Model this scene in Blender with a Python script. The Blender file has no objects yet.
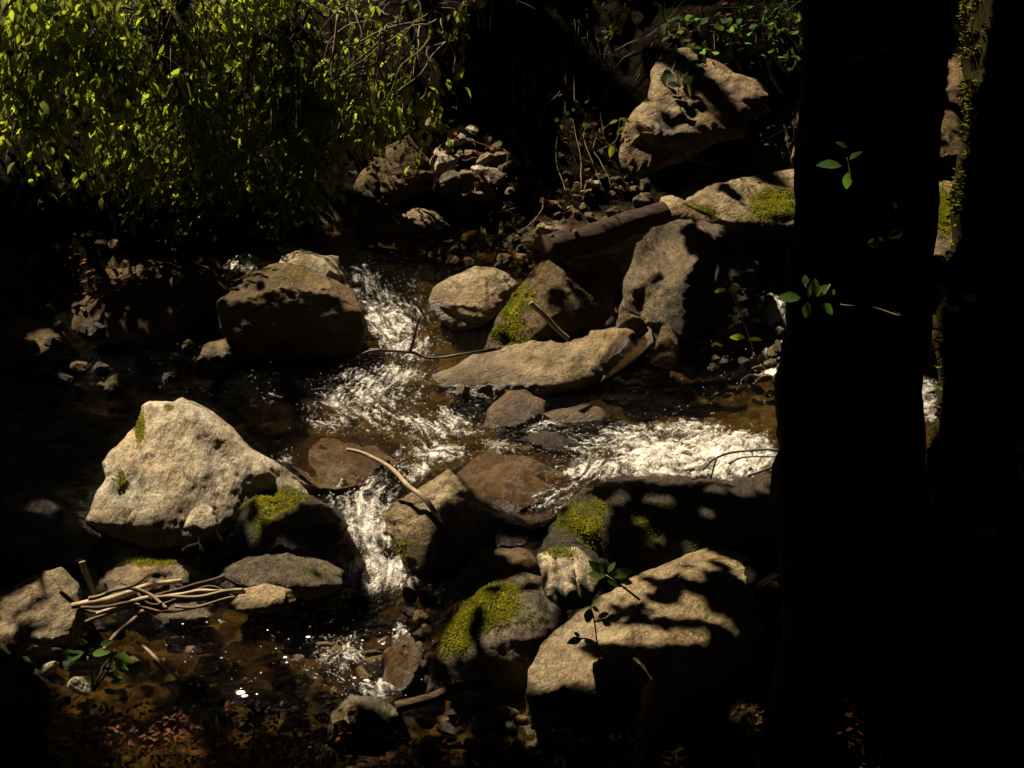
import bpy, math, random
import numpy as np
from mathutils import Vector, Matrix
from mathutils.geometry import delaunay_2d_cdt

# ------------------------------------------------------------------ camera, sky, sun, exposure
SC = bpy.context.scene
COL = SC.collection
R = math.radians
rng = np.random.default_rng(7)
random.seed(7)

FPX = 1236.0                                   # focal length in pixels of a 1024 px wide frame
CAM = np.array([0.0, 0.0, 3.2]); PITCH = R(22.0)
FWD = np.array([0, math.cos(PITCH), -math.sin(PITCH)])
UPV = np.array([0, math.sin(PITCH), math.cos(PITCH)])
RGT = np.array([1.0, 0, 0])
cd = bpy.data.cameras.new('camera'); cam = bpy.data.objects.new('camera', cd); COL.objects.link(cam)
cam.location = CAM; cam.rotation_euler = (math.pi/2 - PITCH, 0, 0)
cd.angle = 2*math.atan(512/FPX); cd.clip_start = 0.05; cd.clip_end = 500
SC.camera = cam

SUN = np.array([-0.42, 0.38, 0.82]); SUN /= np.linalg.norm(SUN)      # direction towards the sun
sd = bpy.data.lights.new('sun', 'SUN'); sd.energy = 5.0; sd.angle = R(0.5); sd.color = (1.0, 0.85, 0.63)
so = bpy.data.objects.new('sun', sd); COL.objects.link(so); so.location = SUN*40
so.rotation_euler = Vector(-SUN).to_track_quat('-Z', 'Y').to_euler()
W = bpy.data.worlds.new("World"); SC.world = W; W.use_nodes = True
wn = W.node_tree; bg = wn.nodes['Background']
sky = wn.nodes.new('ShaderNodeTexSky'); sky.sky_type = 'NISHITA'; sky.sun_disc = False
sky.sun_elevation = math.asin(SUN[2]); sky.sun_rotation = math.atan2(SUN[0], SUN[1])
wn.links.new(sky.outputs[0], bg.inputs[0]); bg.inputs[1].default_value = 0.05
SC.view_settings.view_transform = 'Standard'; SC.view_settings.look = 'None'
SC.view_settings.gamma = 1; SC.view_settings.exposure = 1.28; SC.view_settings.use_curve_mapping = False
try:
    SC.cycles.max_bounces = 8; SC.cycles.diffuse_bounces = 2; SC.cycles.glossy_bounces = 2
    SC.cycles.transparent_max_bounces = 12
    SC.cycles.use_denoising = True; SC.cycles.sample_clamp_direct = 3; SC.cycles.sample_clamp_indirect = .4
except Exception: pass

# ------------------------------------------------------------------ projection helpers
def ray(px, py):
    return FWD + RGT*((px-512)/FPX) + UPV*((384-py)/FPX)
def at_d(px, py, d):                            # a point at forward distance d
    return CAM + ray(px, py)*d
def at_z(px, py, z):
    r = ray(px, py); return CAM + r*((z-CAM[2])/r[2])
def at_y(px, py, y):
    r = ray(px, py); return CAM + r*(y/r[1])
def project(P):
    q = np.asarray(P) - CAM; f = q@FWD
    return 512 + FPX*(q@RGT)/f, 384 - FPX*(q@UPV)/f, f

# ------------------------------------------------------------------ noise
_perm = np.concatenate([rng.permutation(256)]*2)
_g = rng.normal(size=(256, 3)); _g /= np.linalg.norm(_g, axis=1)[:, None]
def perlin(P):
    P = np.asarray(P, float); i = np.floor(P).astype(int); f = P - i; i &= 255
    u = f*f*f*(f*(f*6-15)+10)
    def gr(dx, dy, dz):
        h = _perm[_perm[_perm[(i[:, 0]+dx) & 255] + ((i[:, 1]+dy) & 255)] + ((i[:, 2]+dz) & 255)]
        return ((f - (dx, dy, dz))*_g[h]).sum(1)
    l = lambda a, b, t: a + (b-a)*t
    x = u[:, 0]; y = u[:, 1]; z = u[:, 2]
    return l(l(l(gr(0,0,0), gr(1,0,0), x), l(gr(0,1,0), gr(1,1,0), x), y),
             l(l(gr(0,0,1), gr(1,0,1), x), l(gr(0,1,1), gr(1,1,1), x), y), z)*1.5
def fbm(P, o=4):
    P = np.asarray(P, float); s = 0; a = 1
    for k in range(o):
        s = s + a*perlin(P + 17.3*k); P = P*2.03; a *= 0.5
    return s
def ridged(P, o=3):
    P = np.asarray(P, float); s = 0; a = 1
    for k in range(o):
        s = s + a*(1-2*np.abs(perlin(P + 9.1*k))); P = P*2.1; a *= 0.5
    return s

# ------------------------------------------------------------------ mesh helpers
def link(name, verts, tris=None, quads=None, mat=None, parent=None, origin=None, smooth=True, attrs=None):
    V = np.asarray(verts, float).reshape(-1, 3).copy()
    o0 = np.zeros(3) if origin is None else np.asarray(origin, float)
    pw = np.zeros(3)
    if parent is not None:
        pw = np.array(parent.get('_w', (0, 0, 0)))
        if origin is None: o0 = pw
    V -= o0
    T = np.zeros((0, 3), int) if tris is None else np.asarray(tris, int).reshape(-1, 3)
    Q = np.zeros((0, 4), int) if quads is None else np.asarray(quads, int).reshape(-1, 4)
    me = bpy.data.meshes.new(name)
    me.vertices.add(len(V)); me.vertices.foreach_set('co', V.ravel())
    me.loops.add(T.size + Q.size); me.loops.foreach_set('vertex_index', np.concatenate([T.ravel(), Q.ravel()]).astype(np.int32))
    me.polygons.add(len(T)+len(Q))
    st = np.concatenate([np.arange(len(T))*3, T.size + np.arange(len(Q))*4]).astype(np.int32)
    me.polygons.foreach_set('loop_start', st)
    me.update(calc_edges=True); me.validate()
    if smooth: me.polygons.foreach_set('use_smooth', np.ones(len(me.polygons), bool))
    for k, a in (attrs or {}).items():
        a = np.asarray(a, float)
        if a.ndim == 1:
            at = me.attributes.new(k, 'FLOAT', 'POINT'); at.data.foreach_set('value', a.astype(np.float32))
        else:
            at = me.attributes.new(k, 'FLOAT_VECTOR', 'POINT'); at.data.foreach_set('vector', a.astype(np.float32).ravel())
    if mat: me.materials.append(mat)
    ob = bpy.data.objects.new(name, me); COL.objects.link(ob)
    ob.location = o0 - pw
    WORLD[ob.name] = o0
    if parent is not None: ob.parent = parent
    return ob
WORLD = {}
def empty(name, loc):
    e = bpy.data.objects.new(name, None); COL.objects.link(e); e.location = loc; e.empty_display_size = 0.1
    e['_w'] = [float(c) for c in loc]
    return e
def tag(o, label=None, cat=None, group=None, kind=None):
    if label: o['label'] = label
    if cat: o['category'] = cat
    if group: o['group'] = group
    if kind: o['kind'] = kind
    return o

class Geo:                                       # collects pieces of ONE part
    def __init__(s): s.v = []; s.t = []; s.q = []; s.a = []; s.n = 0
    def add(s, V, T=None, Q=None, a=None):
        V = np.asarray(V, float).reshape(-1, 3)
        if T is not None and len(T): s.t.append(np.asarray(T, int) + s.n)
        if Q is not None and len(Q): s.q.append(np.asarray(Q, int) + s.n)
        s.v.append(V); s.a.append(np.zeros(len(V)) if a is None else np.broadcast_to(a, (len(V),))); s.n += len(V)
    def build(s, name, mat, parent=None, origin=None, smooth=True):
        return link(name, np.concatenate(s.v), np.concatenate(s.t) if s.t else None, np.concatenate(s.q) if s.q else None,
                    mat, parent, origin, smooth, {'var': np.concatenate(s.a)})

def catmull(P, n=6):
    P = np.asarray(P, float)
    if len(P) < 3:
        t = np.linspace(0, 1, n+1)[:, None]; return P[0]*(1-t) + P[-1]*t
    Q = np.vstack([2*P[0]-P[1], P, 2*P[-1]-P[-2]]); out = []
    for i in range(1, len(Q)-2):
        t = np.linspace(0, 1, n, endpoint=False)[:, None]
        a, b, c, d = Q[i-1], Q[i], Q[i+1], Q[i+2]
        out.append(.5*((2*b) + (c-a)*t + (2*a-5*b+4*c-d)*t*t + (3*b-a-3*c+d)*t**3))
    return np.vstack(out + [P[-1:]])
def tube(g, P, r0, r1, sides=6, n=6, wob=0.0, rough=0.0, var=None, cap=True):
    P = catmull(P, n); m = len(P)
    if wob: P = P + np.stack([perlin(P*6+k*31.7) for k in range(3)], 1)*wob
    rad = np.linspace(r0, r1, m) if np.isscalar(r0) else np.interp(np.linspace(0, 1, m), np.linspace(0, 1, len(r0)), r0)
    T = np.gradient(P, axis=0); T /= np.linalg.norm(T, axis=1)[:, None] + 1e-9
    ref = np.array([0, 0, 1.0]) if abs(T[:, 2]).mean() < .8 else np.array([1.0, 0, 0])
    A = np.cross(T, ref); A /= np.linalg.norm(A, axis=1)[:, None] + 1e-9; B = np.cross(T, A)
    th = np.linspace(0, 2*math.pi, sides, endpoint=False)
    V = P[:, None] + rad[:, None, None]*(A[:, None]*np.cos(th)[None, :, None] + B[:, None]*np.sin(th)[None, :, None])
    if rough:
        D = V - P[:, None]; nz = ridged(np.concatenate([(V.reshape(-1, 3))*14], 1), 3).reshape(m, sides)
        V = V + D*(nz*rough)[..., None]
    i = np.arange(m-1)[:, None]; j = np.arange(sides)[None]; k = (j+1) % sides
    Q = np.stack(np.broadcast_arrays(i*sides+j, i*sides+k, (i+1)*sides+k, (i+1)*sides+j), -1).reshape(-1, 4)
    V = V.reshape(-1, 3); Tt = []
    if cap:
        V = np.vstack([V, P[:1], P[-1:]]); c0 = m*sides
        for jj in range(sides):
            Tt.append((c0, (jj+1) % sides, jj)); Tt.append((c0+1, (m-1)*sides+jj, (m-1)*sides+(jj+1) % sides))
    g.add(V, Tt, Q, rng.random() if var is None else var)
    return P

def norm(a): return a/(np.linalg.norm(a, axis=-1, keepdims=True)+1e-9)
def leaves(g, pos, d, nrm, length, width, droop=0.25, fold=0.25, var=None):
    """many folded, drooping, pointed leaves: pos, direction and face normal per leaf"""
    pos = np.atleast_2d(pos); N = len(pos); d = norm(np.broadcast_to(d, (N, 3)).astype(float))
    s = norm(np.cross(d, np.broadcast_to(nrm, (N, 3)))); n = np.cross(s, d)
    L = np.broadcast_to(length, (N,))[:, None]; Wd = np.broadcast_to(width, (N,))[:, None]*.5
    ts = [0, .22, .5, .78, 1.0]; ws = [0, .72, 1.0, .62, 0]
    rows = []
    for t, w in zip(ts, ws):
        c = pos + d*L*t - n*L*droop*t*t
        if w == 0: rows.append([c])
        else: rows.append([c + s*Wd*w + n*Wd*w*fold, c, c - s*Wd*w + n*Wd*w*fold])
    cols = [c for r in rows for c in r]              # 0 | 1 2 3 | 4 5 6 | 7 8 9 | 10
    V = np.stack(cols, 1).reshape(-1, 3); K = 11
    t0 = np.array([(0,2,1),(0,3,2),(7,8,10),(8,9,10)]); q0 = np.array([(1,2,5,4),(2,3,6,5),(4,5,8,7),(5,6,9,8)])
    off = (np.arange(N)*K)[:, None, None]
    va = rng.random(N) if var is None else np.broadcast_to(var, (N,))
    g.add(V, (t0[None]+off).reshape(-1, 3), (q0[None]+off).reshape(-1, 4), np.repeat(va, K))

# ------------------------------------------------------------------ materials
class NT:
    def __init__(s, name):
        s.m = bpy.data.materials.new(name); s.m.use_nodes = True; s.t = s.m.node_tree; s.t.nodes.clear()
        s.out = s.t.nodes.new('ShaderNodeOutputMaterial')
    def n(s, typ, ins=None, **kw):
        nd = s.t.nodes.new('ShaderNode'+typ)
        for k, v in kw.items(): setattr(nd, k, v)
        for k, v in (ins or {}).items():
            sock = nd.inputs[k]
            if isinstance(v, bpy.types.NodeSocket): s.t.links.new(v, sock)
            elif isinstance(v, bpy.types.Node): s.t.links.new(v.outputs[0], sock)
            else:
                if sock.type == 'RGBA' and len(v) == 3: v = (*v, 1)
                sock.default_value = v
        return nd
    def pos(s): return s.n('NewGeometry').outputs['Position']
    def attr(s, a, o='Fac'): return s.n('Attribute', attribute_name=a).outputs[o]
    def math(s, op, a, b=0.0, c=0.0, clamp=False): return s.n('Math', {0: a, 1: b, 2: c}, operation=op, use_clamp=clamp).outputs[0]
    def noise(s, v, scale, detail=6, rough=.6, dist=0.0): return s.n('TexNoise', {'Vector': v, 'Scale': scale, 'Detail': detail, 'Roughness': rough, 'Distortion': dist}).outputs['Fac']
    def ramp(s, f, stops):
        nd = s.n('ValToRGB', {0: f}); e = nd.color_ramp.elements
        while len(e) < len(stops): e.new(.5)
        for el, (p, c) in zip(e, stops): el.position = p; el.color = (*c, 1) if not np.isscalar(c) else (c, c, c, 1)
        return nd.outputs[0]
    def mix(s, f, a, b, mode='MIX'):
        nd = s.n('Mix', data_type='RGBA', blend_type=mode)
        for sock, v in ((nd.inputs[0], f), (nd.inputs[6], a), (nd.inputs[7], b)):
            if isinstance(v, bpy.types.NodeSocket): s.t.links.new(v, sock)
            else: sock.default_value = v if np.isscalar(v) else (*v, 1)
        return nd.outputs[2]
    def stretch(s, v, sc, rot=(0, 0, 0)): return s.n('Mapping', {'Vector': v, 'Scale': tuple(1/c for c in sc), 'Rotation': rot}, vector_type='TEXTURE').outputs[0]
    def bump(s, h, st, dist, nrm=None):
        i = {'Height': h, 'Strength': st, 'Distance': dist}
        if nrm is not None: i['Normal'] = nrm
        return s.n('Bump', i).outputs[0]
    def done(s, sh): s.t.links.new(sh.outputs[0] if isinstance(sh, bpy.types.Node) else sh, s.out.inputs[0]); return s.m

MOSS_A, MOSS_B = (.028, .040, .006), (.17, .165, .018)
def rock_mat(name, c1, c2, stain, rot=(.3, .5, .4), bump=1.0, stain_amt=.6, wet_all=0.0):
    m = NT(name); p = m.pos()
    lay = m.stretch(p, (1.0, 1.0, 4.5), rot)
    col = m.ramp(m.noise(p, 3.2, 8, .65, .3), [(.36, c1), (.62, c2)])
    col = m.mix(m.ramp(m.noise(p, 2.1, 6, .7, .8), [(.45, 0.0), (.62, .55)]), col, m.mix(1.0, col, (1.08, .86, .55), 'MULTIPLY'))
    big = m.ramp(m.noise(m.stretch(p, (1, 1, 1.8), (.5, .2, .9)), 6.5, 9, .74, .9), [(.38, .42), (.5, 1.0), (.66, 1.18)])
    col = m.mix(1.0, col, big, 'MULTIPLY')
    st = m.ramp(m.noise(lay, 2.4, 7, .68, .6), [(.42, 0.0), (.68, stain_amt)])
    col = m.mix(st, col, stain)
    sp = m.ramp(m.noise(p, 75, 4, .7), [(.32, .35), (.5, 1.0), (.72, 1.25)])
    col = m.mix(1.0, col, sp, 'MULTIPLY')
    vs = m.n('TexVoronoi', {'Vector': p, 'Scale': 26.0}).outputs['Distance']
    pit = m.math('MULTIPLY', m.ramp(vs, [(.08, 1.0), (.2, 0.0)]), m.ramp(m.noise(p, 5, 3), [(.5, 0.0), (.6, .75)]))
    col = m.mix(pit, col, tuple(.28*c for c in stain))
    mo = m.ramp(m.math('ADD', m.math('MULTIPLY_ADD', m.attr('moss'), 1.25, .06), m.math('MULTIPLY_ADD', m.noise(p, 16, 6, .7), .9, -.75)), [(.25, 0.0), (.5, 1.0)])
    col = m.mix(mo, col, m.ramp(m.noise(p, 30, 5, .7), [(.3, MOSS_A), (.75, tuple(.6*c for c in MOSS_B))]))
    li = m.n('TexVoronoi', {'Vector': m.n('VectorMath', {0: p, 1: m.n('TexNoise', {'Vector': p, 'Scale': 20.0}).outputs['Color']}, operation='ADD'), 'Scale': 7.0}).outputs['Distance']
    lic = m.math('MULTIPLY', m.ramp(li, [(.14, .8), (.24, 0.0)]), m.ramp(m.noise(p, 4.0, 3), [(.5, 0.0), (.58, 1.0)]))
    col = m.mix(lic, col, tuple(min(.6, 1.35*c) for c in c2))
    dirt = m.ramp(m.noise(p, 34, 6, .75, .4), [(.55, 0.0), (.66, .75)])
    col = m.mix(dirt, col, (.07, .045, .018))
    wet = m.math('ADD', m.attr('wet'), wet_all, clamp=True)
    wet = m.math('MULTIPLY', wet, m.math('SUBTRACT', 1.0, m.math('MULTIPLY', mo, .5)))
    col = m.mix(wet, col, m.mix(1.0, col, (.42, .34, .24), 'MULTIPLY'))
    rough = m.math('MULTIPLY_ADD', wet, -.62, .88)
    h = m.math('ADD', m.math('MULTIPLY', m.noise(p, 13, 9, .72), 1.0), m.math('MULTIPLY', m.noise(lay, 9, 8, .7, .8), 1.1))
    h = m.math('SUBTRACT', h, m.math('MULTIPLY', pit, .25))
    h2 = m.noise(p, 120, 3, .6)
    nb = m.bump(h2, .5*bump, .006, m.bump(h, 1.0*bump, .055))
    return m.done(m.n('BsdfPrincipled', {'Base Color': col, 'Roughness': rough, 'Normal': nb, 'Specular IOR Level': m.math('MULTIPLY_ADD', wet, .45, .15)}))
M = {}
M['pale'] = rock_mat('pale_stone', (.27, .235, .17), (.47, .42, .32), (.15, .11, .055), (0, 2.1, .3), .65, .85)
M['tan'] = rock_mat('tan_stone', (.155, .118, .066), (.335, .265, .165), (.085, .06, .03), (.1, -.35, .1), .8)
M['brown'] = rock_mat('brown_stone', (.10, .07, .034), (.20, .14, .07), (.05, .033, .015), (.6, .2, .5))
M['grey'] = rock_mat('grey_stone', (.13, .108, .074), (.285, .24, .165), (.06, .047, .03), (.1, 1.35, .3), 1.2, .7)
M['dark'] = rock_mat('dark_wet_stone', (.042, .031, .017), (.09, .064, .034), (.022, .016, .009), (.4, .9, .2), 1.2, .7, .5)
M['bedrock'] = rock_mat('submerged_stone', (.17, .115, .045), (.31, .215, .09), (.055, .036, .015), (.3, .2, .8), 1.0, .7, .5)

def simple_mat(name, a, b, scale=20, rough=.8, bump=.5, dist=.01, str_=(1, 1, 1), spec=.2, trans=None, var=.5):
    m = NT(name); p = m.stretch(m.pos(), str_)
    col = m.ramp(m.noise(p, scale, 6, .65), [(.3, a), (.7, b)])
    v = m.math('MULTIPLY_ADD', m.attr('var'), 2*var, 1-var)
    col = m.mix(1.0, col, m.n('CombineColor', {0: v, 1: v, 2: v}).outputs[0], 'MULTIPLY')
    nb = m.bump(m.noise(p, scale*2.2, 6, .7), bump, dist)
    sh = m.n('BsdfPrincipled', {'Base Color': col, 'Roughness': rough, 'Normal': nb, 'Specular IOR Level': spec})
    if trans is not None:
        tr = m.n('BsdfTranslucent', {'Color': m.mix(1.0, col, trans, 'MULTIPLY')})
        sh = m.n('MixShader', {0: .58, 1: sh, 2: tr})
    return m.done(sh)
M['soil'] = None
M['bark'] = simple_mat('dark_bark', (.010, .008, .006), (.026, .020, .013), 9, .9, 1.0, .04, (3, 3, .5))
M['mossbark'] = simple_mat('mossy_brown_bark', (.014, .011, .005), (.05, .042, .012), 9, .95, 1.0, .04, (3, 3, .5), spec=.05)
M["log"] = simple_mat("weathered_log", (.022, .014, .007), (.16, .105, .055), 7, .85, 1.0, .05, (1.0, 7.0, 7.0))
M['drift'] = simple_mat('pale_driftwood', (.15, .11, .068), (.33, .26, .17), 22, .8, .5, .006, (1, 1, 1))
M['twig'] = simple_mat('brown_twig', (.09, .062, .038), (.20, .145, .09), 30, .8, .4, .004)
M['shrubtwig'] = simple_mat('shrub_twig', (.012, .008, .005), (.035, .024, .014), 30, .8, .4, .004)
M['darktwig'] = simple_mat('wet_black_twig', (.012, .009, .006), (.04, .03, .02), 30, .5, .4, .004, spec=.4)
M['rotten'] = simple_mat('rotten_wood', (.12, .06, .025), (.36, .20, .09), 12, .9, 1.0, .02, (4, 1, 1))
M['beech'] = simple_mat('fresh_yellow_green_leaf', (.135, .17, .014), (.24, .262, .026), 14, .65, .3, .004, spec=.1, trans=(1.6, 1.65, 1.0), var=.4)
M['green'] = simple_mat('mid_green_leaf', (.035, .075, .018), (.07, .12, .028), 14, .65, .3, .004, spec=.1, trans=(1.5, 1.6, .9), var=.5)
M['shoot'] = simple_mat('bright_green_shoot_leaf', (.045, .10, .016), (.08, .15, .026), 14, .6, .3, .004, spec=.1, trans=(1.5, 1.6, .9), var=.3)
M['ivy'] = simple_mat('dark_ivy_leaf', (.018, .034, .009), (.045, .07, .018), 14, .6, .3, .004, spec=.1, trans=(1.2, 1.3, .8), var=.5)
M['shade_canopy'] = simple_mat('shading_canopy_leaf', (.018, .028, .008), (.03, .045, .012), 6, .8, .1, .004, spec=.05, var=.3)
M['litter'] = simple_mat('dead_brown_leaf', (.055, .020, .006), (.16, .065, .018), 14, .7, .4, .004, spec=.3, trans=(1.1, .9, .7), var=.7)
M['moss'] = simple_mat('bright_moss', (.10, .102, .010), (.26, .24, .022), 12, .9, .2, .004, spec=.05, trans=(1.2, 1.2, .8), var=.45)
M['barkmoss'] = simple_mat('yellow_bark_moss', (.05, .05, .008), (.14, .12, .02), 20, .95, .6, .01, spec=.05, var=.4)

# ------------------------------------------------------------------ water and ground heights
WPX = [(370,620,0),(200,640,0),(300,690,0),(420,700,0),(150,615,.0),(260,620,.0),(370,588,.02),(370,560,.10),(370,520,.22),(365,485,.30),
 (430,460,.33),(500,450,.34),(550,510,.31),(600,470,.36),(680,460,.41),(750,440,.47),(780,400,.52),(720,385,.53),(640,400,.5),(770,350,.56),
 (772,328,.60),(772,303,.86),(778,288,.9),(400,420,.38),(350,400,.41),(250,400,.41),(150,390,.42),(50,360,.44),(50,300,.5),(150,320,.46),
 (400,350,.5),(388,322,.57),(372,287,.72),(350,258,.86),(400,250,.88),(240,268,.82),(60,440,.40),(40,520,.28),(20,560,.15),(320,440,.36),(925,400,.6),(930,330,.9)]
WP = np.array([at_z(a, b, c) for a, b, c in WPX])
BANK = [at_y(0,235,8.3), at_y(100,228,8.4), at_y(200,236,8.4), at_y(300,228,8.7), at_y(370,222,8.9), at_y(450,235,8.7), at_y(540,255,8.2), at_y(600,262,8.0),
 at_y(0,100,9.3), at_y(200,100,9.4), at_y(400,110,9.6), at_y(560,120,9.6), at_y(470,170,9.2), at_y(560,190,9.0), at_y(650,170,9.3), at_y(780,130,9.3), at_y(700,30,9.6), at_y(800,40,9.7),
 at_y(0,0,10.2), at_y(250,0,10.3), at_y(500,0,10.4), at_y(900,0,10.2), at_y(1000,60,10), at_y(950,250,8.6), at_y(200,-120,11.5), at_y(600,-120,11.5), at_y(950,-120,11.5),
 at_y(680,330,7.9), at_y(650,360,7.7), at_y(620,350,7.4), at_y(840,280,8.2), at_y(990,450,5.8), at_y(900,520,5.0),
 (-3.2,5.0,.55), (-3.3,4.2,.5), (-4.5,6.5,.9), (-4.8,8,1.3), (-5.5,5,1.6), (-1.6,3.55,.02), (-2.4,3.6,.25), (-.9,3.5,.05), (-.2,3.55,.10), (.35,3.6,.28), (.8,3.9,.2), (1.0,3.7,.4), (.75,3.1,.55), (1.35,3.6,.6),
 (-2.5,2.6,.75), (-1.2,2.5,.75), (0,2.4,.85), (.75,2.6,1.1), (.8,2.2,1.5), (1.3,2.6,1.6), (1.3,4.6,.55), (2.2,3.5,1.5), (2.6,5,1.2), (3.4,6,1.4), (3.5,8,1.6),
 (0,1,1.55), (-2,1,1.6), (2,1,1.8), (0,-1,1.75), (-3,-1,2.0), (3,-1,2.1), (5,3,2.4), (-5.5,2.5,1.9), (5,8,2.6), (-6,10,2.8), (0,13,4.6), (-5,13,4.8), (5,13,5.0), (-7,7,2.8), (7,6,3.4), (-7,1,3.0), (7,0,3.4), (0,-5,2.6), (-5,-5,3.2), (5,-5,3.4)]
BANK = np.array(BANK, float)
class RBF:
    def __init__(s, P):
        s.p = P[:, :2]; n = len(P); K = s.k(s.p, s.p) + np.eye(n)*.02
        A = np.zeros((n+3, n+3)); A[:n, :n] = K; A[:n, n] = 1; A[:n, n+1:] = s.p; A[n:, :n] = A[:n, n:].T
        s.w = np.linalg.solve(A, np.concatenate([P[:, 2], [0, 0, 0]]))
    def k(s, a, b): return -np.sqrt(((a[:, None]-b[None])**2).sum(-1) + .02)
    def __call__(s, q):
        q = np.atleast_2d(q)[:, :2]; out = np.empty(len(q))
        for i in range(0, len(q), 20000):
            c = q[i:i+20000]; out[i:i+20000] = s.k(c, s.p)@s.w[:-3] + s.w[-3] + c@s.w[-2:]
        return out
WBANK = BANK[[0, 3, 5, 7]].copy(); WBANK[:, 2] = .9
FW = RBF(np.vstack([WP, [(-1.6,3.5,0),(-.5,3.4,0),(-2.6,3.6,0),(-4,8.5,.7),(-4,5,.3),(3.6,7,.8)], WBANK]))
DEP = WP.copy(); DEP[:, 2] -= .13
FT = RBF(np.vstack([DEP, BANK]))
def water_h(q): return FW(q)
def ground_h(q, detail=True):
    q = np.atleast_2d(q)[:, :2]; z = FT(q)
    r = np.hypot(q[:, 0], q[:, 1]-5.5)
    outer = 2.2 + .55*(np.minimum(r, 24)-6) + .6*fbm(np.c_[q*.12, np.zeros(len(q))], 3)
    t = np.clip((r-6.5)/4, 0, 1); t = t*t*(3-2*t)
    z = z*(1-t) + outer*t
    if detail:
        p = np.c_[q, np.zeros(len(q))]
        z = z + .05*fbm(p*1.7, 3) + .025*ridged(p*5, 3)
    return z
def surf_hit(px, py):                            # first meeting of a pixel's ray with water or ground
    r = ray(px, py); t = np.arange(1.8, 16, .02); P = CAM + r*t[:, None]
    h = np.maximum(water_h(P), ground_h(P, False)); i = np.argmax(P[:, 2] < h)
    return P[i], t[i]

# ground: one sheet out to the horizon
def axis(a, b, st, far):
    c = np.arange(a, b+1e-6, st); s = st; lo = [a]; hi = [b]
    while lo[-1] > -far: s *= 1.25; lo.append(lo[-1]-s)
    s = st
    while hi[-1] < far: s *= 1.25; hi.append(hi[-1]+s)
    return np.concatenate([lo[:0:-1], c, hi[1:]])
def grid(xs, ys):
    X, Y = np.meshgrid(xs, ys); n, m = X.shape
    i = np.arange(n-1)[:, None]*m + np.arange(m-1)[None]
    return np.c_[X.ravel(), Y.ravel()], np.stack([i, i+1, i+m+1, i+m], -1).reshape(-1, 4)
q, Q = grid(axis(-5, 5, .045, 160), axis(1.8, 12, .045, 160))
gz = ground_h(q); wet = np.clip((water_h(q)+.05-gz)/.08, 0, 1)*(np.hypot(q[:, 0], q[:, 1]-6) < 7)
m = NT('forest_soil'); p = m.pos()
cs = m.ramp(m.noise(p, 7, 8, .7), [(.3, (.004, .003, .002)), (.62, (.012, .0085, .005)), (.8, (.028, .019, .010))])
cb = m.ramp(m.noise(p, 11, 8, .7), [(.3, (.075, .06, .032)), (.7, (.25, .20, .115))])
vor = m.n('TexVoronoi', {'Vector': p, 'Scale': 13.0, 'Randomness': 1.0})
cb = m.mix(.7, cb, m.mix(1.0, cb, m.ramp(m.n('SeparateColor', {0: vor.outputs['Color']}).outputs[0], [(.1, .25), (.9, 1.5)]), 'MULTIPLY'))
bedf = m.attr('bed')
nb = m.bump(m.math('ADD', m.noise(p, 22, 8, .7), m.math('MULTIPLY', vor.outputs['Distance'], -.8)), 1.0, .05)
M['soil'] = m.done(m.n('BsdfPrincipled', {'Base Color': m.mix(bedf, cs, cb), 'Roughness': 1.0, 'Normal': nb, 'Specular IOR Level': .02}))
tag(link('ground', np.c_[q, gz], None, Q, M['soil'], attrs={'bed': wet}), kind='structure')

# water: one sheet with ripples, rapids and foam that follow the current
def px_line(L): return np.array([surf_hit(a, b)[0][:2] for a, b in L])
FLOW = [px_line(L) for L in (
 [(335,255),(365,275),(385,310),(410,340),(390,375),(365,400),(400,430),(425,452),(395,472),(368,500),(366,540),(375,585),(365,620),(350,660),(395,690)],
 [(773,306),(770,340),(745,385),(770,420),(740,450),(680,460),(620,457),(560,455),(500,450),(440,457)],
 [(600,470),(560,500),(520,520),(480,512)], [(215,262),(260,270),(285,278)], [(20,330),(100,350),(200,365),(300,400),(345,430)],
 [(30,430),(80,500),(60,560),(120,600),(200,630),(330,650)], [(960,380),(900,400),(820,410),(770,420)])]
q, Q = grid(np.arange(-4.3, 3.4, .016), np.arange(3.2, 9.6, .016))
best = np.full(len(q), 1e9); uv = np.zeros((len(q), 2)); s0 = 0
for k, L in enumerate(FLOW):
    acc = 5.0*k
    for a, b in zip(L[:-1], L[1:]):
        d = b-a; l = np.linalg.norm(d); d = d/l; rel = q-a; s = np.clip(rel@d, 0, l)
        off = rel - s[:, None]*d; dist = np.hypot(off[:, 0], off[:, 1]); side = rel@np.array([-d[1], d[0]])
        mk = dist < best; best[mk] = dist[mk]; uv[mk, 0] = acc + (rel@d)[mk]; uv[mk, 1] = side[mk] + 3.0*k
        acc += l
wz = water_h(q); PX, PY, _ = project(np.c_[q, wz])
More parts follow.
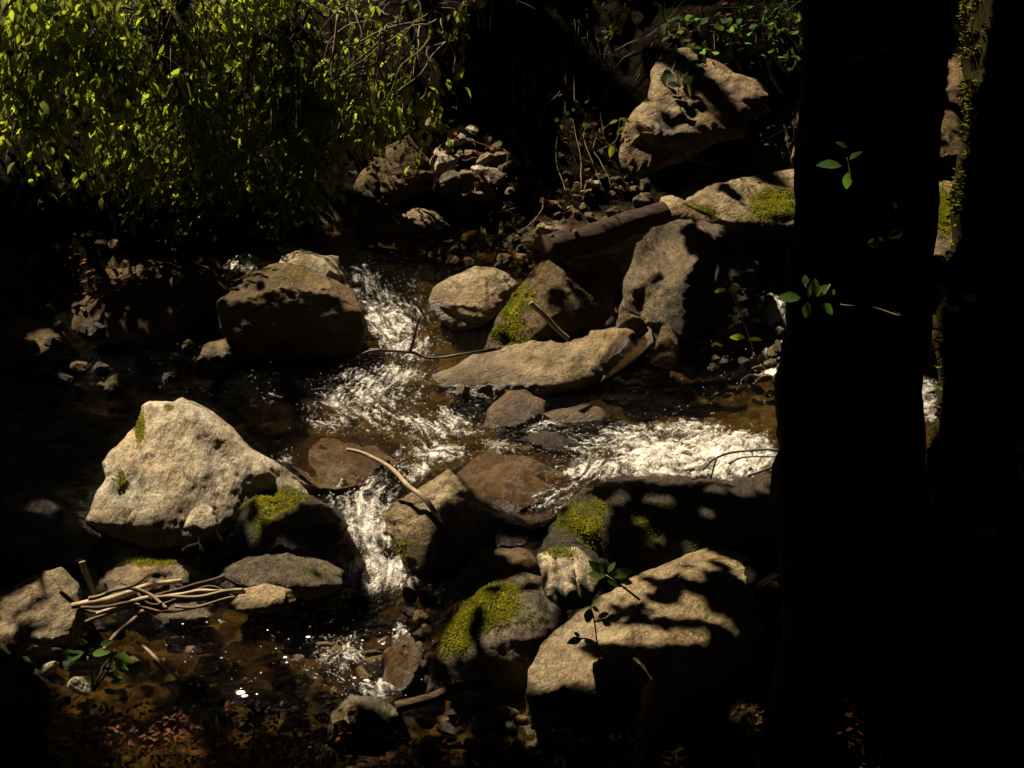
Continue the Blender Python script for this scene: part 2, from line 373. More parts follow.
FOAM = [(388,322,38,42,.70),(366,282,24,26,.6),(408,348,34,14,.7),(395,378,30,22,.5),(345,402,36,24,.62),(372,395,54,40,.56),(330,425,30,14,.6),(450,425,34,18,.6),(400,378,40,16,.65),(412,428,40,18,.55),(435,455,36,13,.7),(415,470,26,14,.62),
 (366,525,40,46,.80),(372,575,46,20,.88),(345,480,26,16,.6),(338,508,18,20,.5),(372,490,22,18,.62),(345,570,20,14,.7),(722,458,52,24,1.25),(660,462,48,20,1.1),(640,440,52,18,.72),(600,470,44,16,.75),(575,445,60,18,.55),
 (690,432,40,12,.7),(540,428,36,10,.5),(500,447,22,8,.75),(560,500,60,18,.5),(510,475,50,20,.35),(775,318,14,22,1.1),(780,352,18,10,.7),(772,376,14,8,.85),(742,352,20,16,.45),(240,266,26,10,.9),(285,250,18,8,.5),
 (345,655,24,28,.55),(300,665,20,12,.4),(405,655,12,20,.5),(380,690,26,9,.8),(330,655,14,26,.5),(400,640,10,18,.5),(925,400,16,26,.8),(100,275,40,20,.3),(275,400,30,20,.3),(285,460,10,14,.5),(275,605,60,10,.3)]
foam = np.zeros(len(q))
for cx, cy, rx, ry, s in FOAM:
    foam = np.maximum(foam, s*np.exp(-(((PX-cx)/rx)**2 + ((PY-cy)/ry)**2)*.8))
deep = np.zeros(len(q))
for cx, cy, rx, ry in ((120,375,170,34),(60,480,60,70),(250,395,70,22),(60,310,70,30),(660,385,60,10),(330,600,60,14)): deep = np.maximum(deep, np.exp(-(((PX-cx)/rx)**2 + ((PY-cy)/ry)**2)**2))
fl = np.c_[uv[:, 0]*2.2, uv[:, 1]*6.0, np.zeros(len(q))]; p3 = np.c_[q, np.zeros(len(q))]
turb = .15 + np.clip(foam, 0, 1)
wz2 = wz + turb*(.034*fbm(fl*1.2, 4) + .030*ridged(p3*10, 3)*np.clip(foam, 0, 1)) + .0040*fbm(p3*14, 3) + .010*turb*ridged(p3*26+5, 2)
m = NT('stream_water'); p = m.pos(); fv = m.attr('flow', 'Vector'); fo = m.attr('foam')
nf = m.noise(m.stretch(fv, (4.0, 11.0, 1)), 1.0, 6, .62, 2.2)
nf2 = m.noise(p, 26, 5, .68, 1.6)
nn = m.math('MULTIPLY_ADD', nf, .55, m.math('MULTIPLY', nf2, .45))
ff = m.math('MULTIPLY', m.math('ADD', m.math('MULTIPLY_ADD', fo, .80, -1.43), m.math('MULTIPLY', nn, 2.15)), 2.5, clamp=True)
h = m.math('ADD', m.noise(m.stretch(fv, (6, 12, 1)), 2.0, 7, .75, .5), m.math('MULTIPLY', m.noise(p, 46, 6, .75), .7))
nb = m.bump(h, 1.0, .034)
fres = m.n('Fresnel', {'IOR': 1.33, 'Normal': nb})
gl = m.n('BsdfGlossy', {'Color': (1, 1, 1), 'Roughness': .075, 'Normal': nb})
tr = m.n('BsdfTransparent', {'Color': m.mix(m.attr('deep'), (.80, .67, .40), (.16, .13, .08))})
w = m.n('MixShader', {0: fres, 1: tr, 2: gl})
fb = m.bump(m.math('ADD', nf, nf2), 1.0, .02)
white = m.n('BsdfPrincipled', {'Base Color': m.ramp(nn, [(.40, (.15, .12, .08)), (.49, (.45, .41, .34)), (.60, (.78, .755, .70))]), 'Roughness': .4, 'Normal': fb})
M['water'] = m.done(m.n('MixShader', {0: ff, 1: w, 2: white}))
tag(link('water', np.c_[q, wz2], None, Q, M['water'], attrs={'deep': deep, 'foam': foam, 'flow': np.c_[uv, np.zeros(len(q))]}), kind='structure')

# ------------------------------------------------------------------ boulders from their outlines, with real depth
def seg_dist(P, A, B):
    d = B-A; l2 = (d**2).sum(1) + 1e-9
    t = np.clip(((P[:, None]-A[None])*d[None]).sum(-1)/l2[None], 0, 1)
    return np.sqrt((((A[None] + t[..., None]*d[None]) - P[:, None])**2).sum(-1)).min(1)
def inside(P, poly):
    x, y = P[:, 0], P[:, 1]; c = np.zeros(len(P), bool); n = len(poly)
    for i in range(n):
        x0, y0 = poly[i]; x1, y1 = poly[(i+1) % n]
        k = (y0 > y) != (y1 > y)
        c ^= k & (x < (x1-x0)*(y-y0)/((y1-y0) or 1e-9) + x0)
    return c
def boulder(name, label, cat, outline, mat, anchor=None, prof=None, k=.8, kx=0.0, bulge=.28, thick=.5, facet=1.0, knobs=(), moss=(), wet=(), wet_line=.05,
            step=3.2, amp=1.0, depth=None, group=None, fuzz=1.0, lift=0.0, strata=1.0, crack=1.0):
    O = np.array(outline, float); c = O.mean(0)
    ar = .5*abs(np.dot(O[:, 0], np.roll(O[:, 1], 1)) - np.dot(O[:, 1], np.roll(O[:, 0], 1))); Wd = math.sqrt(ar)
    yb = O[:, 1].max()
    if anchor is None: anchor = (c[0], yb-.08*(yb-O[:, 1].min()))
    D0 = depth if depth else surf_hit(*anchor)[1]
    mpp = D0/FPX
    B = []                                        # densified outline
    for a, b in zip(O, np.roll(O, -1, 0)):
        n = max(1, int(np.linalg.norm(b-a)/step))
        for t in np.arange(n)/n: B.append(a + (b-a)*t)
    B = np.array(B); sd_ = sum(map(ord, name))+len(label)*3.7+c[0]
    B = B + np.stack([fbm(np.c_[B/26., np.full(len(B), sd_*.37+j*5)], 3) for j in range(2)], 1)*min(1.8+Wd*.012, 4)*amp
    x0, y0 = B.min(0); x1, y1 = B.max(0)
    gx, gy = np.meshgrid(np.arange(x0, x1, step), np.arange(y0, y1, step)); G = np.c_[gx.ravel(), gy.ravel()] + rng.uniform(-.3, .3, (gx.size, 2))*step
    G = G[inside(G, B)]; G = G[seg_dist(G, B, np.roll(B, -1, 0)) > step*.6]
    P = np.vstack([B, G]); nB = len(B)
    r = delaunay_2d_cdt([Vector(v) for v in P], [], [list(range(nB))], 1, 1e-4)
    P = np.array([tuple(v) for v in r[0]]); F = np.array([f for f in r[2] if len(f) == 3])
    e = seg_dist(P, B, np.roll(B, -1, 0)); inr = e.max()
    t = np.clip(e/(inr*.85), 0, 1); infl = np.sqrt(np.clip(1-(1-t)**2, 0, 1))
    edge = e < step*.25
    if prof is None: off = k*(anchor[1]-P[:, 1])
    else:
        py_, of_ = np.array(sorted(prof)).T; off = np.interp(P[:, 1] + 4*fbm(np.c_[P/30., np.full(len(P), sd_)], 2), py_, of_)
    off = off + kx*(P[:, 0]-c[0])
    kn = np.zeros(len(P))
    for (ax, ay, bx, by, amt, wd) in knobs:
        s = seg_dist(P, np.array([[ax, ay]], float), np.array([[bx, by+.01]], float)); kn += amt*np.exp(-(s/wd)**2)
    front = D0 + (off - bulge*Wd*infl - kn*np.minimum(1, infl*1.6))*mpp - lift
    back = D0 + (off + thick*Wd*infl)*mpp - lift
    idx = np.where(~edge)[0]; remap = np.arange(len(P)); remap[idx] = len(P) + np.arange(len(idx))
    PP = np.vstack([P, P[idx]]); DD = np.concatenate([front, back[idx]])
    rays = FWD + RGT*((PP[:, :1]-512)/FPX) + UPV*((384-PP[:, 1:])/FPX)
    V = CAM + rays*DD[:, None]
    TF = F; TB = remap[F][:, ::-1]
    keep = ~((TB[:, 0] < len(P)) & (TB[:, 1] < len(P)) & (TB[:, 2] < len(P)))
    T = np.vstack([TF, TB[keep]])
    n = np.cross(V[T[:, 1]]-V[T[:, 0]], V[T[:, 2]]-V[T[:, 0]])
    if (n[:len(TF)].mean(0)@(CAM - V.mean(0))) < 0: T = T[:, ::-1]; n = -n
    vn = np.zeros_like(V)
    for j in range(3): np.add.at(vn, T[:, j], n)
    vn = norm(vn); S = Wd*mpp
    ed = np.concatenate([np.minimum(1, infl*2+.15), np.minimum(1, infl[idx]*2)])
    dsp = S*(.034*fbm(V/S*2.0+sd_, 3) + .013*(ridged(V/S*4.5+sd_*2, 3)-.6) + .007*fbm(V/S*16, 3)) + .0045*fbm(V*24, 3) + .004*strata*ridged(V@np.array([[9,2,4],[-2,9,6],[3,-4,26.]]), 2)
    cr = np.abs(perlin(V/S*2.6 + sd_*1.7)); dsp -= crack*S*.028*np.exp(-(cr/.022)**2)*np.clip(perlin(V/S*1.9+40)*3, 0, 1)
    lay = (V@norm(np.array([.3, .25, .9])))/S*7 + 1.2*perlin(V/S*2+3.3); dsp += S*.016*strata*(np.abs((lay % 1)-.5)*2-.5)
    V = V + vn*(dsp*ed*amp)[:, None]
    rr = np.random.default_rng(int(sd_*13) % 9999); C_ = V.mean(0)
    fw = np.concatenate([np.clip(infl*1.7-.15, 0, 1), np.clip(infl[idx]*1.7-.15, 0, 1)])
    for _ in range(int(13*facet)):
        nk = norm(rr.normal(size=3)*.8 + np.array([0, -.6, .6])); hh = (V-C_)@nk; qh = np.quantile(hh, rr.uniform(.88, .975))
        V = V - nk*(np.maximum(hh-qh, 0)*.82*fw)[:, None]
    mo = np.zeros(len(PP))
    for (cx, cy, rx, ry, s) in moss: mo = np.maximum(mo, s*np.exp(-(((PP[:, 0]-cx)/rx)**2 + ((PP[:, 1]-cy)/ry)**2)))
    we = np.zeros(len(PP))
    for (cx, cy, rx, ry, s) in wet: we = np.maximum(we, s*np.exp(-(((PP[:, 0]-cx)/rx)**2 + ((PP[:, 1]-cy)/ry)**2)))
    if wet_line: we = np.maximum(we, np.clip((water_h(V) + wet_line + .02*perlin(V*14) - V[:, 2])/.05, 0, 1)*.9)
    base = CAM + ray(c[0], anchor[1])*D0
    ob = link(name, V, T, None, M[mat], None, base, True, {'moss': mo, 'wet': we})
    ob['_w'] = [float(x) for x in base]
    tag(ob, label, cat, group)
    if moss and fuzz > 0:
        tw = mo[T].mean(1)*(np.arange(len(T)) < len(TF)); A = .5*np.linalg.norm(n, axis=1)
        cen = V[T].mean(1); tw = np.clip(tw*1.5 + .45*fbm(cen*9, 4) - .32, 0, 1)**1.6*(tw > .06)
        pr = tw*A
        if pr.sum() > 0:
            N = int(min(16000, fuzz*pr.sum()/(.0048**2))) + 50
            ti = rng.choice(len(T), N, p=pr/pr.sum()); b = rng.dirichlet((1, 1, 1), N)
            pos = (V[T[ti]]*b[..., None]).sum(1); nn_ = norm(n[ti])
            d = norm(nn_ + rng.normal(size=(N, 3))*.55 + np.array([0, 0, .35])); s_ = norm(np.cross(d, rng.normal(size=(N, 3))))
            ln = rng.uniform(.004, .012, N)[:, None]; w_ = rng.uniform(.0018, .004, N)[:, None]
            VV = np.stack([pos - s_*w_ - nn_*.003, pos + s_*w_ - nn_*.003, pos + d*ln + s_*w_*.6, pos + d*ln - s_*w_*.6], 1).reshape(-1, 3)
            clump = np.clip(.5 + .6*fbm(pos*30, 3), 0, 1)
            g = Geo(); g.add(VV, None, np.arange(N*4).reshape(-1, 4), np.repeat(np.clip(clump*.7 + (fbm(pos*7+3, 2))*.35 + rng.random(N)*.25, 0, 1), 4))
            tag(g.build('moss', M['moss'], ob, smooth=False), kind='stuff')
    return ob

boulder('boulder', 'big pale pointed boulder with a bright flat face at the left', 'boulder',
 [(84,520),(96,496),(104,478),(103,462),(110,452),(122,440),(137,426),(141,406),(150,401),(165,403),(172,403),(183,397),(200,402),(225,422),(252,447),(275,462),(300,478),(334,494),(344,508),(322,512),(280,508),(248,516),(225,534),(205,546),(180,548),(150,552),(125,545),(100,534)],
 'pale', anchor=(170,540), k=.62, kx=.10, bulge=.16, thick=.5, facet=.25, crack=.3, knobs=[(183,398,262,470,20,16),(262,470,290,500,14,14),(200,470,150,520,5,14),(105,468,120,482,8,8),(118,474,124,492,-7,7),(300,470,345,515,-26,30)], moss=[(140,428,6,22,.9),(168,406,8,5,.8),(122,482,7,16,.7)], wet=[(310,505,60,26,.8),(120,540,60,10,.7)], step=2.0, amp=.7, fuzz=.6, strata=.15)
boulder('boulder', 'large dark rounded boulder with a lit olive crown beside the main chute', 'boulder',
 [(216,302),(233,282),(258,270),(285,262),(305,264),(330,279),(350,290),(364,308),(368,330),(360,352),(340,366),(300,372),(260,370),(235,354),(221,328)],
 'brown', anchor=(295,362), prof=[(255,105),(296,34),(310,12),(326,8),(372,26)], bulge=.22, facet=.5, moss=[(285,275,50,12,.4)], wet=[(290,345,110,32,1.0)], wet_line=.06, step=2.2, fuzz=.5)  # wet front; the strong value also paints in its shade
boulder('stone', 'angular cream stone with a shadowed side, tucked behind the large dark boulder', 'stone',
 [(276,272),(283,256),(300,250),(322,255),(338,257),(342,270),(350,291),(340,292),(322,282),(300,274)], 'pale', anchor=(318,284), k=.8, knobs=[(312,256,335,276,8,10)], step=2.2, depth=8.1)
boulder('boulder', 'smooth tan boulder shaped like a loaf between the chute and the mossy rock', 'boulder',
 [(428,300),(433,288),(450,277),(475,266),(495,267),(510,275),(518,286),(510,299),(496,316),(480,328),(458,333),(440,322),(431,311)], 'tan', anchor=(470,328), k=.9, bulge=.34, facet=.3, wet=[(440,310,14,16,.9),(455,330,24,10,.9)], wet_line=.03, step=2.0, amp=.7)
boulder('boulder', 'pyramid shaped brown boulder with a mossy green left flank under the log', 'boulder',
 [(484,350),(494,322),(510,300),(528,275),(548,255),(563,262),(590,275),(610,292),(618,312),(614,328),(600,342),(560,350),(520,350)], 'brown', anchor=(550,342), k=.62, bulge=.12, knobs=[(548,256,566,340,24,26)], moss=[(512,305,16,30,1.1),(500,335,16,16,.9),(598,300,16,12,.9),(575,325,16,10,.6),(580,345,34,8,.7),(530,300,10,20,.6),(515,345,26,10,.7)], step=2.0)
boulder('rock_slab', 'long tan slab sloping out of the water in mid stream', 'rock slab',
 [(432,376),(470,356),(520,343),(560,335),(600,330),(630,327),(653,326),(652,343),(636,360),(615,374),(592,386),(560,396),(520,408),(480,404),(446,394)], 'tan', facet=.35, crack=.4, anchor=(560,392), prof=[(322,92),(372,18),(384,4),(410,0)], kx=-.12, bulge=.10, knobs=[(520,372,610,350,6,18),(600,390,650,350,-22,14)], wet=[(470,385,70,26,1.0),(520,400,60,12,.9)], wet_line=.05, step=2.1, amp=.8)
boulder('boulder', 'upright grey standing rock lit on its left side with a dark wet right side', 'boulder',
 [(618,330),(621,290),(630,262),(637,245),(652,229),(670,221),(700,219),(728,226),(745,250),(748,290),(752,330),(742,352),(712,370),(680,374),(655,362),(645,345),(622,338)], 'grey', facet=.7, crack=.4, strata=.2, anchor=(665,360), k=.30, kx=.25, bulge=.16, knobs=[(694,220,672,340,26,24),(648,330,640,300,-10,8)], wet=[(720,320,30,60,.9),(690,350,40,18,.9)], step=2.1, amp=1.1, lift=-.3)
boulder('stone', 'knobbly brown stone at the foot of the standing rock', 'stone',
 [(650,362),(655,342),(663,326),(672,324),(678,340),(680,362),(666,370)], 'brown', anchor=(666,364), k=.5, step=2.2, depth=7.0, wet_line=.04)
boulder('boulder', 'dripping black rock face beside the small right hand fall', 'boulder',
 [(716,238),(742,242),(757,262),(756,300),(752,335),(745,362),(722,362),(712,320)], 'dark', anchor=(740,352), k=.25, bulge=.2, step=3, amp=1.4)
boulder('rock_slab', 'broad mossy ledge beneath the big upper rock', 'rock slab',
 [(656,214),(662,197),(690,186),(730,180),(785,171),(815,170),(815,236),(770,240),(735,236),(715,229),(690,226),(665,224)], 'tan', depth=8.25, anchor=(730,234), prof=[(165,62),(200,26),(212,8),(242,0)], bulge=.12, moss=[(692,211,30,9,1.1),(778,205,34,18,1.0),(745,218,30,8,.5)], step=2.1)
boulder('boulder', 'big brown overhanging rock high on the far bank', 'boulder',
 [(620,174),(618,150),(622,132),(632,113),(647,99),(650,76),(656,61),(672,51),(690,47),(702,58),(716,60),(735,74),(762,80),(770,95),(762,112),(746,122),(748,138),(720,143),(702,151),(682,163),(652,173),(635,179)], 'tan', depth=8.55, anchor=(690,160), k=.55, kx=.16, bulge=.2, facet=.5, crack=.5, knobs=[(655,80,640,130,6,14),(672,128,700,112,-5,7),(630,152,700,144,6,8)], step=2.2, amp=.9, strata=.8, wet=[(668,125,20,16,.6)])
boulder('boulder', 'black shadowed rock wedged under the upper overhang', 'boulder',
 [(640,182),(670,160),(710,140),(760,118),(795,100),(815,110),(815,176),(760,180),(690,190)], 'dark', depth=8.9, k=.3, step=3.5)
boulder('rock_slab', 'narrow upright brown slab against the edge of the near trunk', 'rock slab',
 [(784,172),(790,140),(796,110),(804,84),(830,84),(830,176)], 'tan', depth=8.8, k=.3, step=3)
boulder('boulder', 'angular split rock with a pale branch lying across its top', 'boulder',
 [(384,520),(390,506),(412,492),(436,479),(450,468),(460,478),(474,500),(490,512),(490,534),(470,556),(450,580),(425,588),(406,574),(396,546)], 'tan', facet=.6, anchor=(430,574), prof=[(465,84),(505,36),(512,22),(545,8),(590,0)], kx=.0, bulge=.14, knobs=[(452,470,432,540,16,16),(420,540,430,570,8,10),(390,515,440,500,-4,3)], moss=[(400,548,14,24,.6),(425,520,14,10,.4)], wet_line=.1, step=2.0, amp=1.2, fuzz=.5)
boulder('boulder', 'low brown rock between the split rock and the mossy rocks', 'boulder',
 [(452,590),(462,566),(478,548),(496,539),(522,537),(550,545),(560,562),(548,582),(520,594),(490,598)], 'brown', anchor=(500,592), prof=[(535,70),(562,30),(575,6),(600,0)], bulge=.2, moss=[(520,570,24,10,.5),(470,570,12,12,.5)], step=2.1, fuzz=.5)
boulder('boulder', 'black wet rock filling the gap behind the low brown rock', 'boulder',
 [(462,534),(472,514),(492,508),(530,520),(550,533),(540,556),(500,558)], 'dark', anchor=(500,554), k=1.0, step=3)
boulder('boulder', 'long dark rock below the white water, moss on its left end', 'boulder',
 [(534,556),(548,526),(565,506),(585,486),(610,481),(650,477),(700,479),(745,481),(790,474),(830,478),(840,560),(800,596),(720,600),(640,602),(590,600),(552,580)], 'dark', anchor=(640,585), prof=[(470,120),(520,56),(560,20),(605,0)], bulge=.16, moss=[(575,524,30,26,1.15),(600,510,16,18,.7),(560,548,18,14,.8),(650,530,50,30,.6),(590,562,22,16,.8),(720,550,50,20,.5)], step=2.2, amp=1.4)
boulder('stone', 'pale grooved stone below the moss on the long dark rock', 'stone',
 [(538,556),(556,546),(578,548),(596,562),(602,582),(590,606),(562,612),(545,596)], 'pale', depth=4.72, anchor=(570,606), k=.8, knobs=[(556,560,566,604,-6,3),(572,556,580,604,-6,3),(588,566,592,600,-5,3)], moss=[(560,552,22,9,.8)], step=2.2)
boulder('boulder', 'round boulder with a vivid yellow green moss cap, left of the front boulder', 'boulder',
 [(428,690),(434,656),(445,630),(462,604),(488,583),(520,573),(552,576),(568,598),(566,622),(548,644),(534,668),(520,700),(470,705),(436,700)], 'grey', anchor=(480,700), prof=[(570,96),(620,46),(640,26),(655,22),(710,0)], bulge=.22, moss=[(480,606,40,26,1.25),(455,635,18,22,1.1),(500,590,26,12,.9),(520,622,20,8,.5)], step=2.0, amp=.9, fuzz=1.3)
boulder('boulder', 'wide sunlit boulder in the front, streaked by leaf shadows', 'boulder',
 [(524,696),(527,668),(540,646),(565,622),(595,598),(640,575),(690,551),(715,547),(750,557),(775,578),(800,600),(806,660),(780,712),(720,738),(640,748),(560,745),(530,728)], 'tan', strata=.2, facet=.5, anchor=(600,735), prof=[(540,215),(600,122),(660,44),(686,18),(704,14),(750,0)], bulge=.13, kx=-.02, crack=.4, knobs=[(690,560,720,620,6,24)], moss=[(725,600,50,40,.5),(560,690,40,8,.5)], step=2.1, amp=.8, fuzz=.12)
boulder('rock_slab', 'brown submerged slab with water sliding over it in mid stream', 'rock slab',
 [(448,486),(462,470),(482,455),(507,444),(540,447),(580,460),(604,476),(592,494),(565,517),(530,530),(500,520),(470,504)], 'bedrock', anchor=(525,490), k=1.7, bulge=.09, thick=.3, wet=[(525,495,90,40,.6)], step=2.1, amp=1.0, lift=.01)
boulder('rock_slab', 'flat brown slab awash beside the tip of the pale boulder', 'rock slab',
 [(282,458),(298,443),(330,436),(380,438),(402,448),(398,470),(362,486),(320,490)], 'bedrock', anchor=(340,466), k=1.7, bulge=.10, thick=.3, wet=[(380,455,30,30,.9)], step=2.1, amp=1.0, lift=.0)
boulder('stone', 'flat olive stone just breaking the surface above the white water', 'stone',
 [(543,414),(568,405),(600,400),(622,408),(620,420),(590,425),(560,425)], 'brown', anchor=(582,420), k=1.4, bulge=.2, wet=[(580,424,40,6,.9)], step=2.2)
boulder('stone', 'wet brown stone below the end of the long tan slab', 'stone',
 [(482,430),(488,408),(505,393),(526,389),(545,400),(548,418),(520,430)], 'brown', anchor=(515,426), k=.9, bulge=.25, wet=[(515,415,30,20,.7)], step=2.2)
boulder('stone', 'long black stone lying in the foam left of the white water', 'stone',
 [(520,438),(543,429),(568,435),(588,449),(578,458),(545,452)], 'dark', anchor=(555,452), k=1.0, bulge=.25, step=2.2)
boulder('boulder', 'dark boulder with a green moss top below the pale pointed boulder', 'boulder',
 [(232,540),(238,508),(258,491),(285,486),(310,494),(335,510),(349,526),(340,545),(310,560),(270,562),(243,556)], 'dark', anchor=(285,556), prof=[(484,70),(516,28),(532,8),(565,0)], bulge=.25, moss=[(275,500,28,14,1.3),(262,522,22,20,.9),(250,535,10,16,.6)], step=2.0, lift=.12)
boulder('stone', 'small peach stone leaning on the foot of the pale pointed boulder', 'stone',
 [(183,528),(190,512),(203,505),(213,511),(219,525),(211,536),(195,537)], 'pale', depth=5.25, anchor=(200,534), k=.7, bulge=.3, step=2)
boulder('stone', 'pitted grey stone with moss along its top beside the driftwood', 'stone',
 [(95,592),(104,570),(125,559),(150,556),(175,561),(190,576),(190,592),(150,600),(115,602)], 'tan', anchor=(140,597), prof=[(554,50),(572,20),(580,8),(602,0)], bulge=.22, knobs=[(150,580,172,578,-9,6),(120,582,122,584,-6,5)], moss=[(150,561,34,6,1.0)], step=2.2)
boulder('rock_slab', 'rough grey slab at the edge of the lower pool', 'rock slab',
 [(212,588),(224,568),(250,557),(285,553),(320,560),(346,571),(346,588),(310,598),(260,598),(225,598)], 'grey', anchor=(280,594), prof=[(550,56),(575,18),(584,6),(600,0)], bulge=.15, moss=[(315,572,28,10,.5)], wet=[(335,585,20,14,.8)], step=2.0, amp=1.0, facet=.5, fuzz=.4, lift=.22)
boulder('stone', 'smooth buff stone shaped like an egg at the end of the driftwood', 'stone',
 [(230,603),(244,589),(265,583),(290,589),(298,602),(286,613),(250,614),(235,611)], 'tan', depth=5.0, anchor=(265,610), k=.9, bulge=.35, step=2, amp=.6)
boulder('boulder', 'dappled tan boulder at the left edge beside the driftwood', 'boulder',
 [(-30,640),(-25,600),(10,588),(40,572),(62,566),(78,582),(84,612),(78,642),(58,662),(25,668),(-10,668)], 'tan', facet=.4, crack=.2, anchor=(35,658), prof=[(560,86),(610,40),(635,16),(670,0)], bulge=.18, knobs=[(62,568,78,640,10,14)], step=2.1)
boulder('stone', 'flat striped grey stone under the driftwood at the pool edge', 'stone',
 [(152,618),(174,604),(195,602),(212,612),(206,624),(165,627)], 'grey', anchor=(182,624), k=1.0, bulge=.25, step=2)
boulder('stone', 'olive submerged stone in the lower pool, nearer the driftwood', 'stone',
 [(218,658),(230,643),(255,637),(282,645),(285,660),(250,668)], 'bedrock', anchor=(252,655), k=1.5, bulge=.15, lift=-.045, step=2.0)
boulder('stone', 'dim submerged stone in the lower pool, nearer the front bank', 'stone',
 [(222,684),(232,670),(258,665),(284,672),(285,688),(250,694)], 'bedrock', anchor=(252,680), k=1.5, bulge=.13, lift=-.045, step=2.0)
boulder('stone', 'wet brown stone with water streaming down it above the fallen log', 'stone',
 [(382,696),(386,652),(400,636),(413,638),(427,660),(431,684),(415,702)], 'bedrock', anchor=(405,696), k=.6, bulge=.2, wet=[(395,660,14,30,1.0)], step=2.2)
boulder('stone', 'broad brown stone under the riffle of the lower pool', 'stone',
 [(318,668),(322,642),(345,632),(372,640),(384,664),(372,688),(340,690)], 'bedrock', anchor=(350,672), k=1.5, bulge=.13, lift=-.045, step=2.0)
boulder('stone', 'dark stone with one pale split face on the front bank', 'stone',
 [(326,744),(332,712),(350,694),(378,698),(402,712),(412,740),(380,756),(345,756)], 'grey', depth=4.0, anchor=(368,745), k=.4, knobs=[(350,700,338,735,10,12)], step=2.0)
boulder('boulder', 'black rock in the bottom left corner with one pale rim', 'boulder',
 [(-40,700),(-20,668),(10,664),(35,668),(48,690),(52,760),(40,800),(-40,800)], 'grey', depth=3.75, anchor=(0,790), prof=[(660,30),(685,6),(800,0)], step=3.2)
boulder('boulder', 'unlit rock at the left edge above the dappled boulder', 'boulder',
 [(-40,520),(-10,488),(30,486),(75,508),(105,535),(88,560),(40,574),(-40,580)], 'dark', anchor=(30,566), k=1.0, step=3.4)
boulder('boulder', 'brown crumbly boulder at the foot of the leafy bank', 'boulder',
 [(350,196),(358,172),(374,158),(386,148),(396,137),(414,139),(430,164),(432,188),(410,200),(375,202)], 'brown', depth=8.9, anchor=(390,198), k=.6, bulge=.2, step=2.0, amp=1.5, knobs=[(378,160,380,196,-8,5)])
boulder('stone', 'triangular tan stone at the water edge below the rubble', 'stone',
 [(394,232),(400,213),(418,205),(438,211),(450,226),(430,236)], 'tan', anchor=(420,233), k=.7, step=2, amp=1.3)
boulder('stone', 'flat brown stone at the back of the dark left pool', 'stone',
 [(192,364),(204,346),(225,337),(252,339),(254,352),(228,364)], 'bedrock', anchor=(222,360), k=.9, step=2.2, amp=1.3)
boulder('stone', 'dark jagged rock in the shade of the leafy bank', 'stone',
 [(70,330),(80,295),(110,268),(150,262),(200,268),(232,290),(220,330),(160,345),(100,345)], 'brown', anchor=(150,338), k=.7, step=3, amp=1.8)
boulder('stone', 'low wet rock at the left edge of the dark pool', 'stone',
 [(-20,370),(-10,335),(25,318),(60,325),(75,350),(50,372)], 'brown', anchor=(30,366), k=.9, step=3, amp=1.6)
boulder('stone', 'ragged brown rock on the waterline under the hanging leaves', 'stone',
 [(82,272),(96,256),(125,244),(160,240),(190,250),(205,268),(180,280),(120,284)], 'brown', anchor=(140,280), k=.8, step=2.1, amp=2.0)
boulder('stone', 'mossy low rock at the top of the main chute', 'stone',
 [(355,236),(362,208),(380,202),(400,214),(406,232),(390,244)], 'brown', anchor=(380,242), k=.6, step=2.0, amp=1.5, moss=[(385,212,24,10,1.0)], fuzz=.6)
boulder('boulder', 'moss covered boulder seen through the gap between the two trunks', 'boulder',
 [(912,258),(914,196),(930,182),(965,182),(985,200),(985,262)], 'tan', depth=7.6, anchor=(945,258), k=.7, moss=[(940,212,34,26,1.1)], step=2.2)
boulder('boulder', 'rough tan rock high in the gap between the two trunks', 'boulder',
 [(915,172),(922,120),(935,70),(950,56),(975,60),(990,150),(970,176)], 'brown', depth=8.6, anchor=(950,170), k=.7, step=2.0, amp=2.2)

# ------------------------------------------------------------------ loose stones (each its own object)
DG = bpy.context.evaluated_depsgraph_get()
def hit(px, py):
    DG = bpy.context.evaluated_depsgraph_get()
    d = Vector(ray(px, py)).normalized(); ok, loc, nrm, *_ = SC.ray_cast(DG, Vector(CAM), d)
    return np.array(loc) if ok else at_d(px, py, 9.0)
def hits(pts):
    DG = bpy.context.evaluated_depsgraph_get(); out = []
    for px, py in pts:
        ok, loc, nrm, *_ = SC.ray_cast(DG, Vector(CAM), Vector(ray(px, py)).normalized())
        out.append(np.array(loc) if ok else at_d(px, py, 9.0))
    return np.array(out)
import bmesh
def stone_mesh(seed, mat, sub=4, flat=.75):
    r = np.random.default_rng(seed); bm = bmesh.new(); bmesh.ops.create_icosphere(bm, subdivisions=sub, radius=1)
    V = np.array([v.co[:] for v in bm.verts]); N = norm(r.normal(size=(13, 3))); dd = r.uniform(.62, 1.0, 13)
    c = np.clip(V@N.T, .05, None); rad = (dd[None]/c).min(1); rad = np.minimum(rad, 1.15)
    V2 = V*rad[:, None]*np.array([1.15, .9, flat]); V2 += V*(.05*fbm(V2*3+seed, 3))[:, None]
    for v, c_ in zip(bm.verts, V2): v.co = c_
    bm.normal_update()
    for f in bm.faces: f.smooth = True
    for e in bm.edges: e.smooth = e.calc_face_angle(0) < .30
    me = bpy.data.meshes.new('stone'); bm.to_mesh(me); bm.free(); me.materials.append(M[mat]); return me
PROTO = {k: [stone_mesh(100+37*i+len(k), k) for i in range(5)] for k in ('pale', 'tan', 'brown', 'grey', 'dark', 'bedrock')}
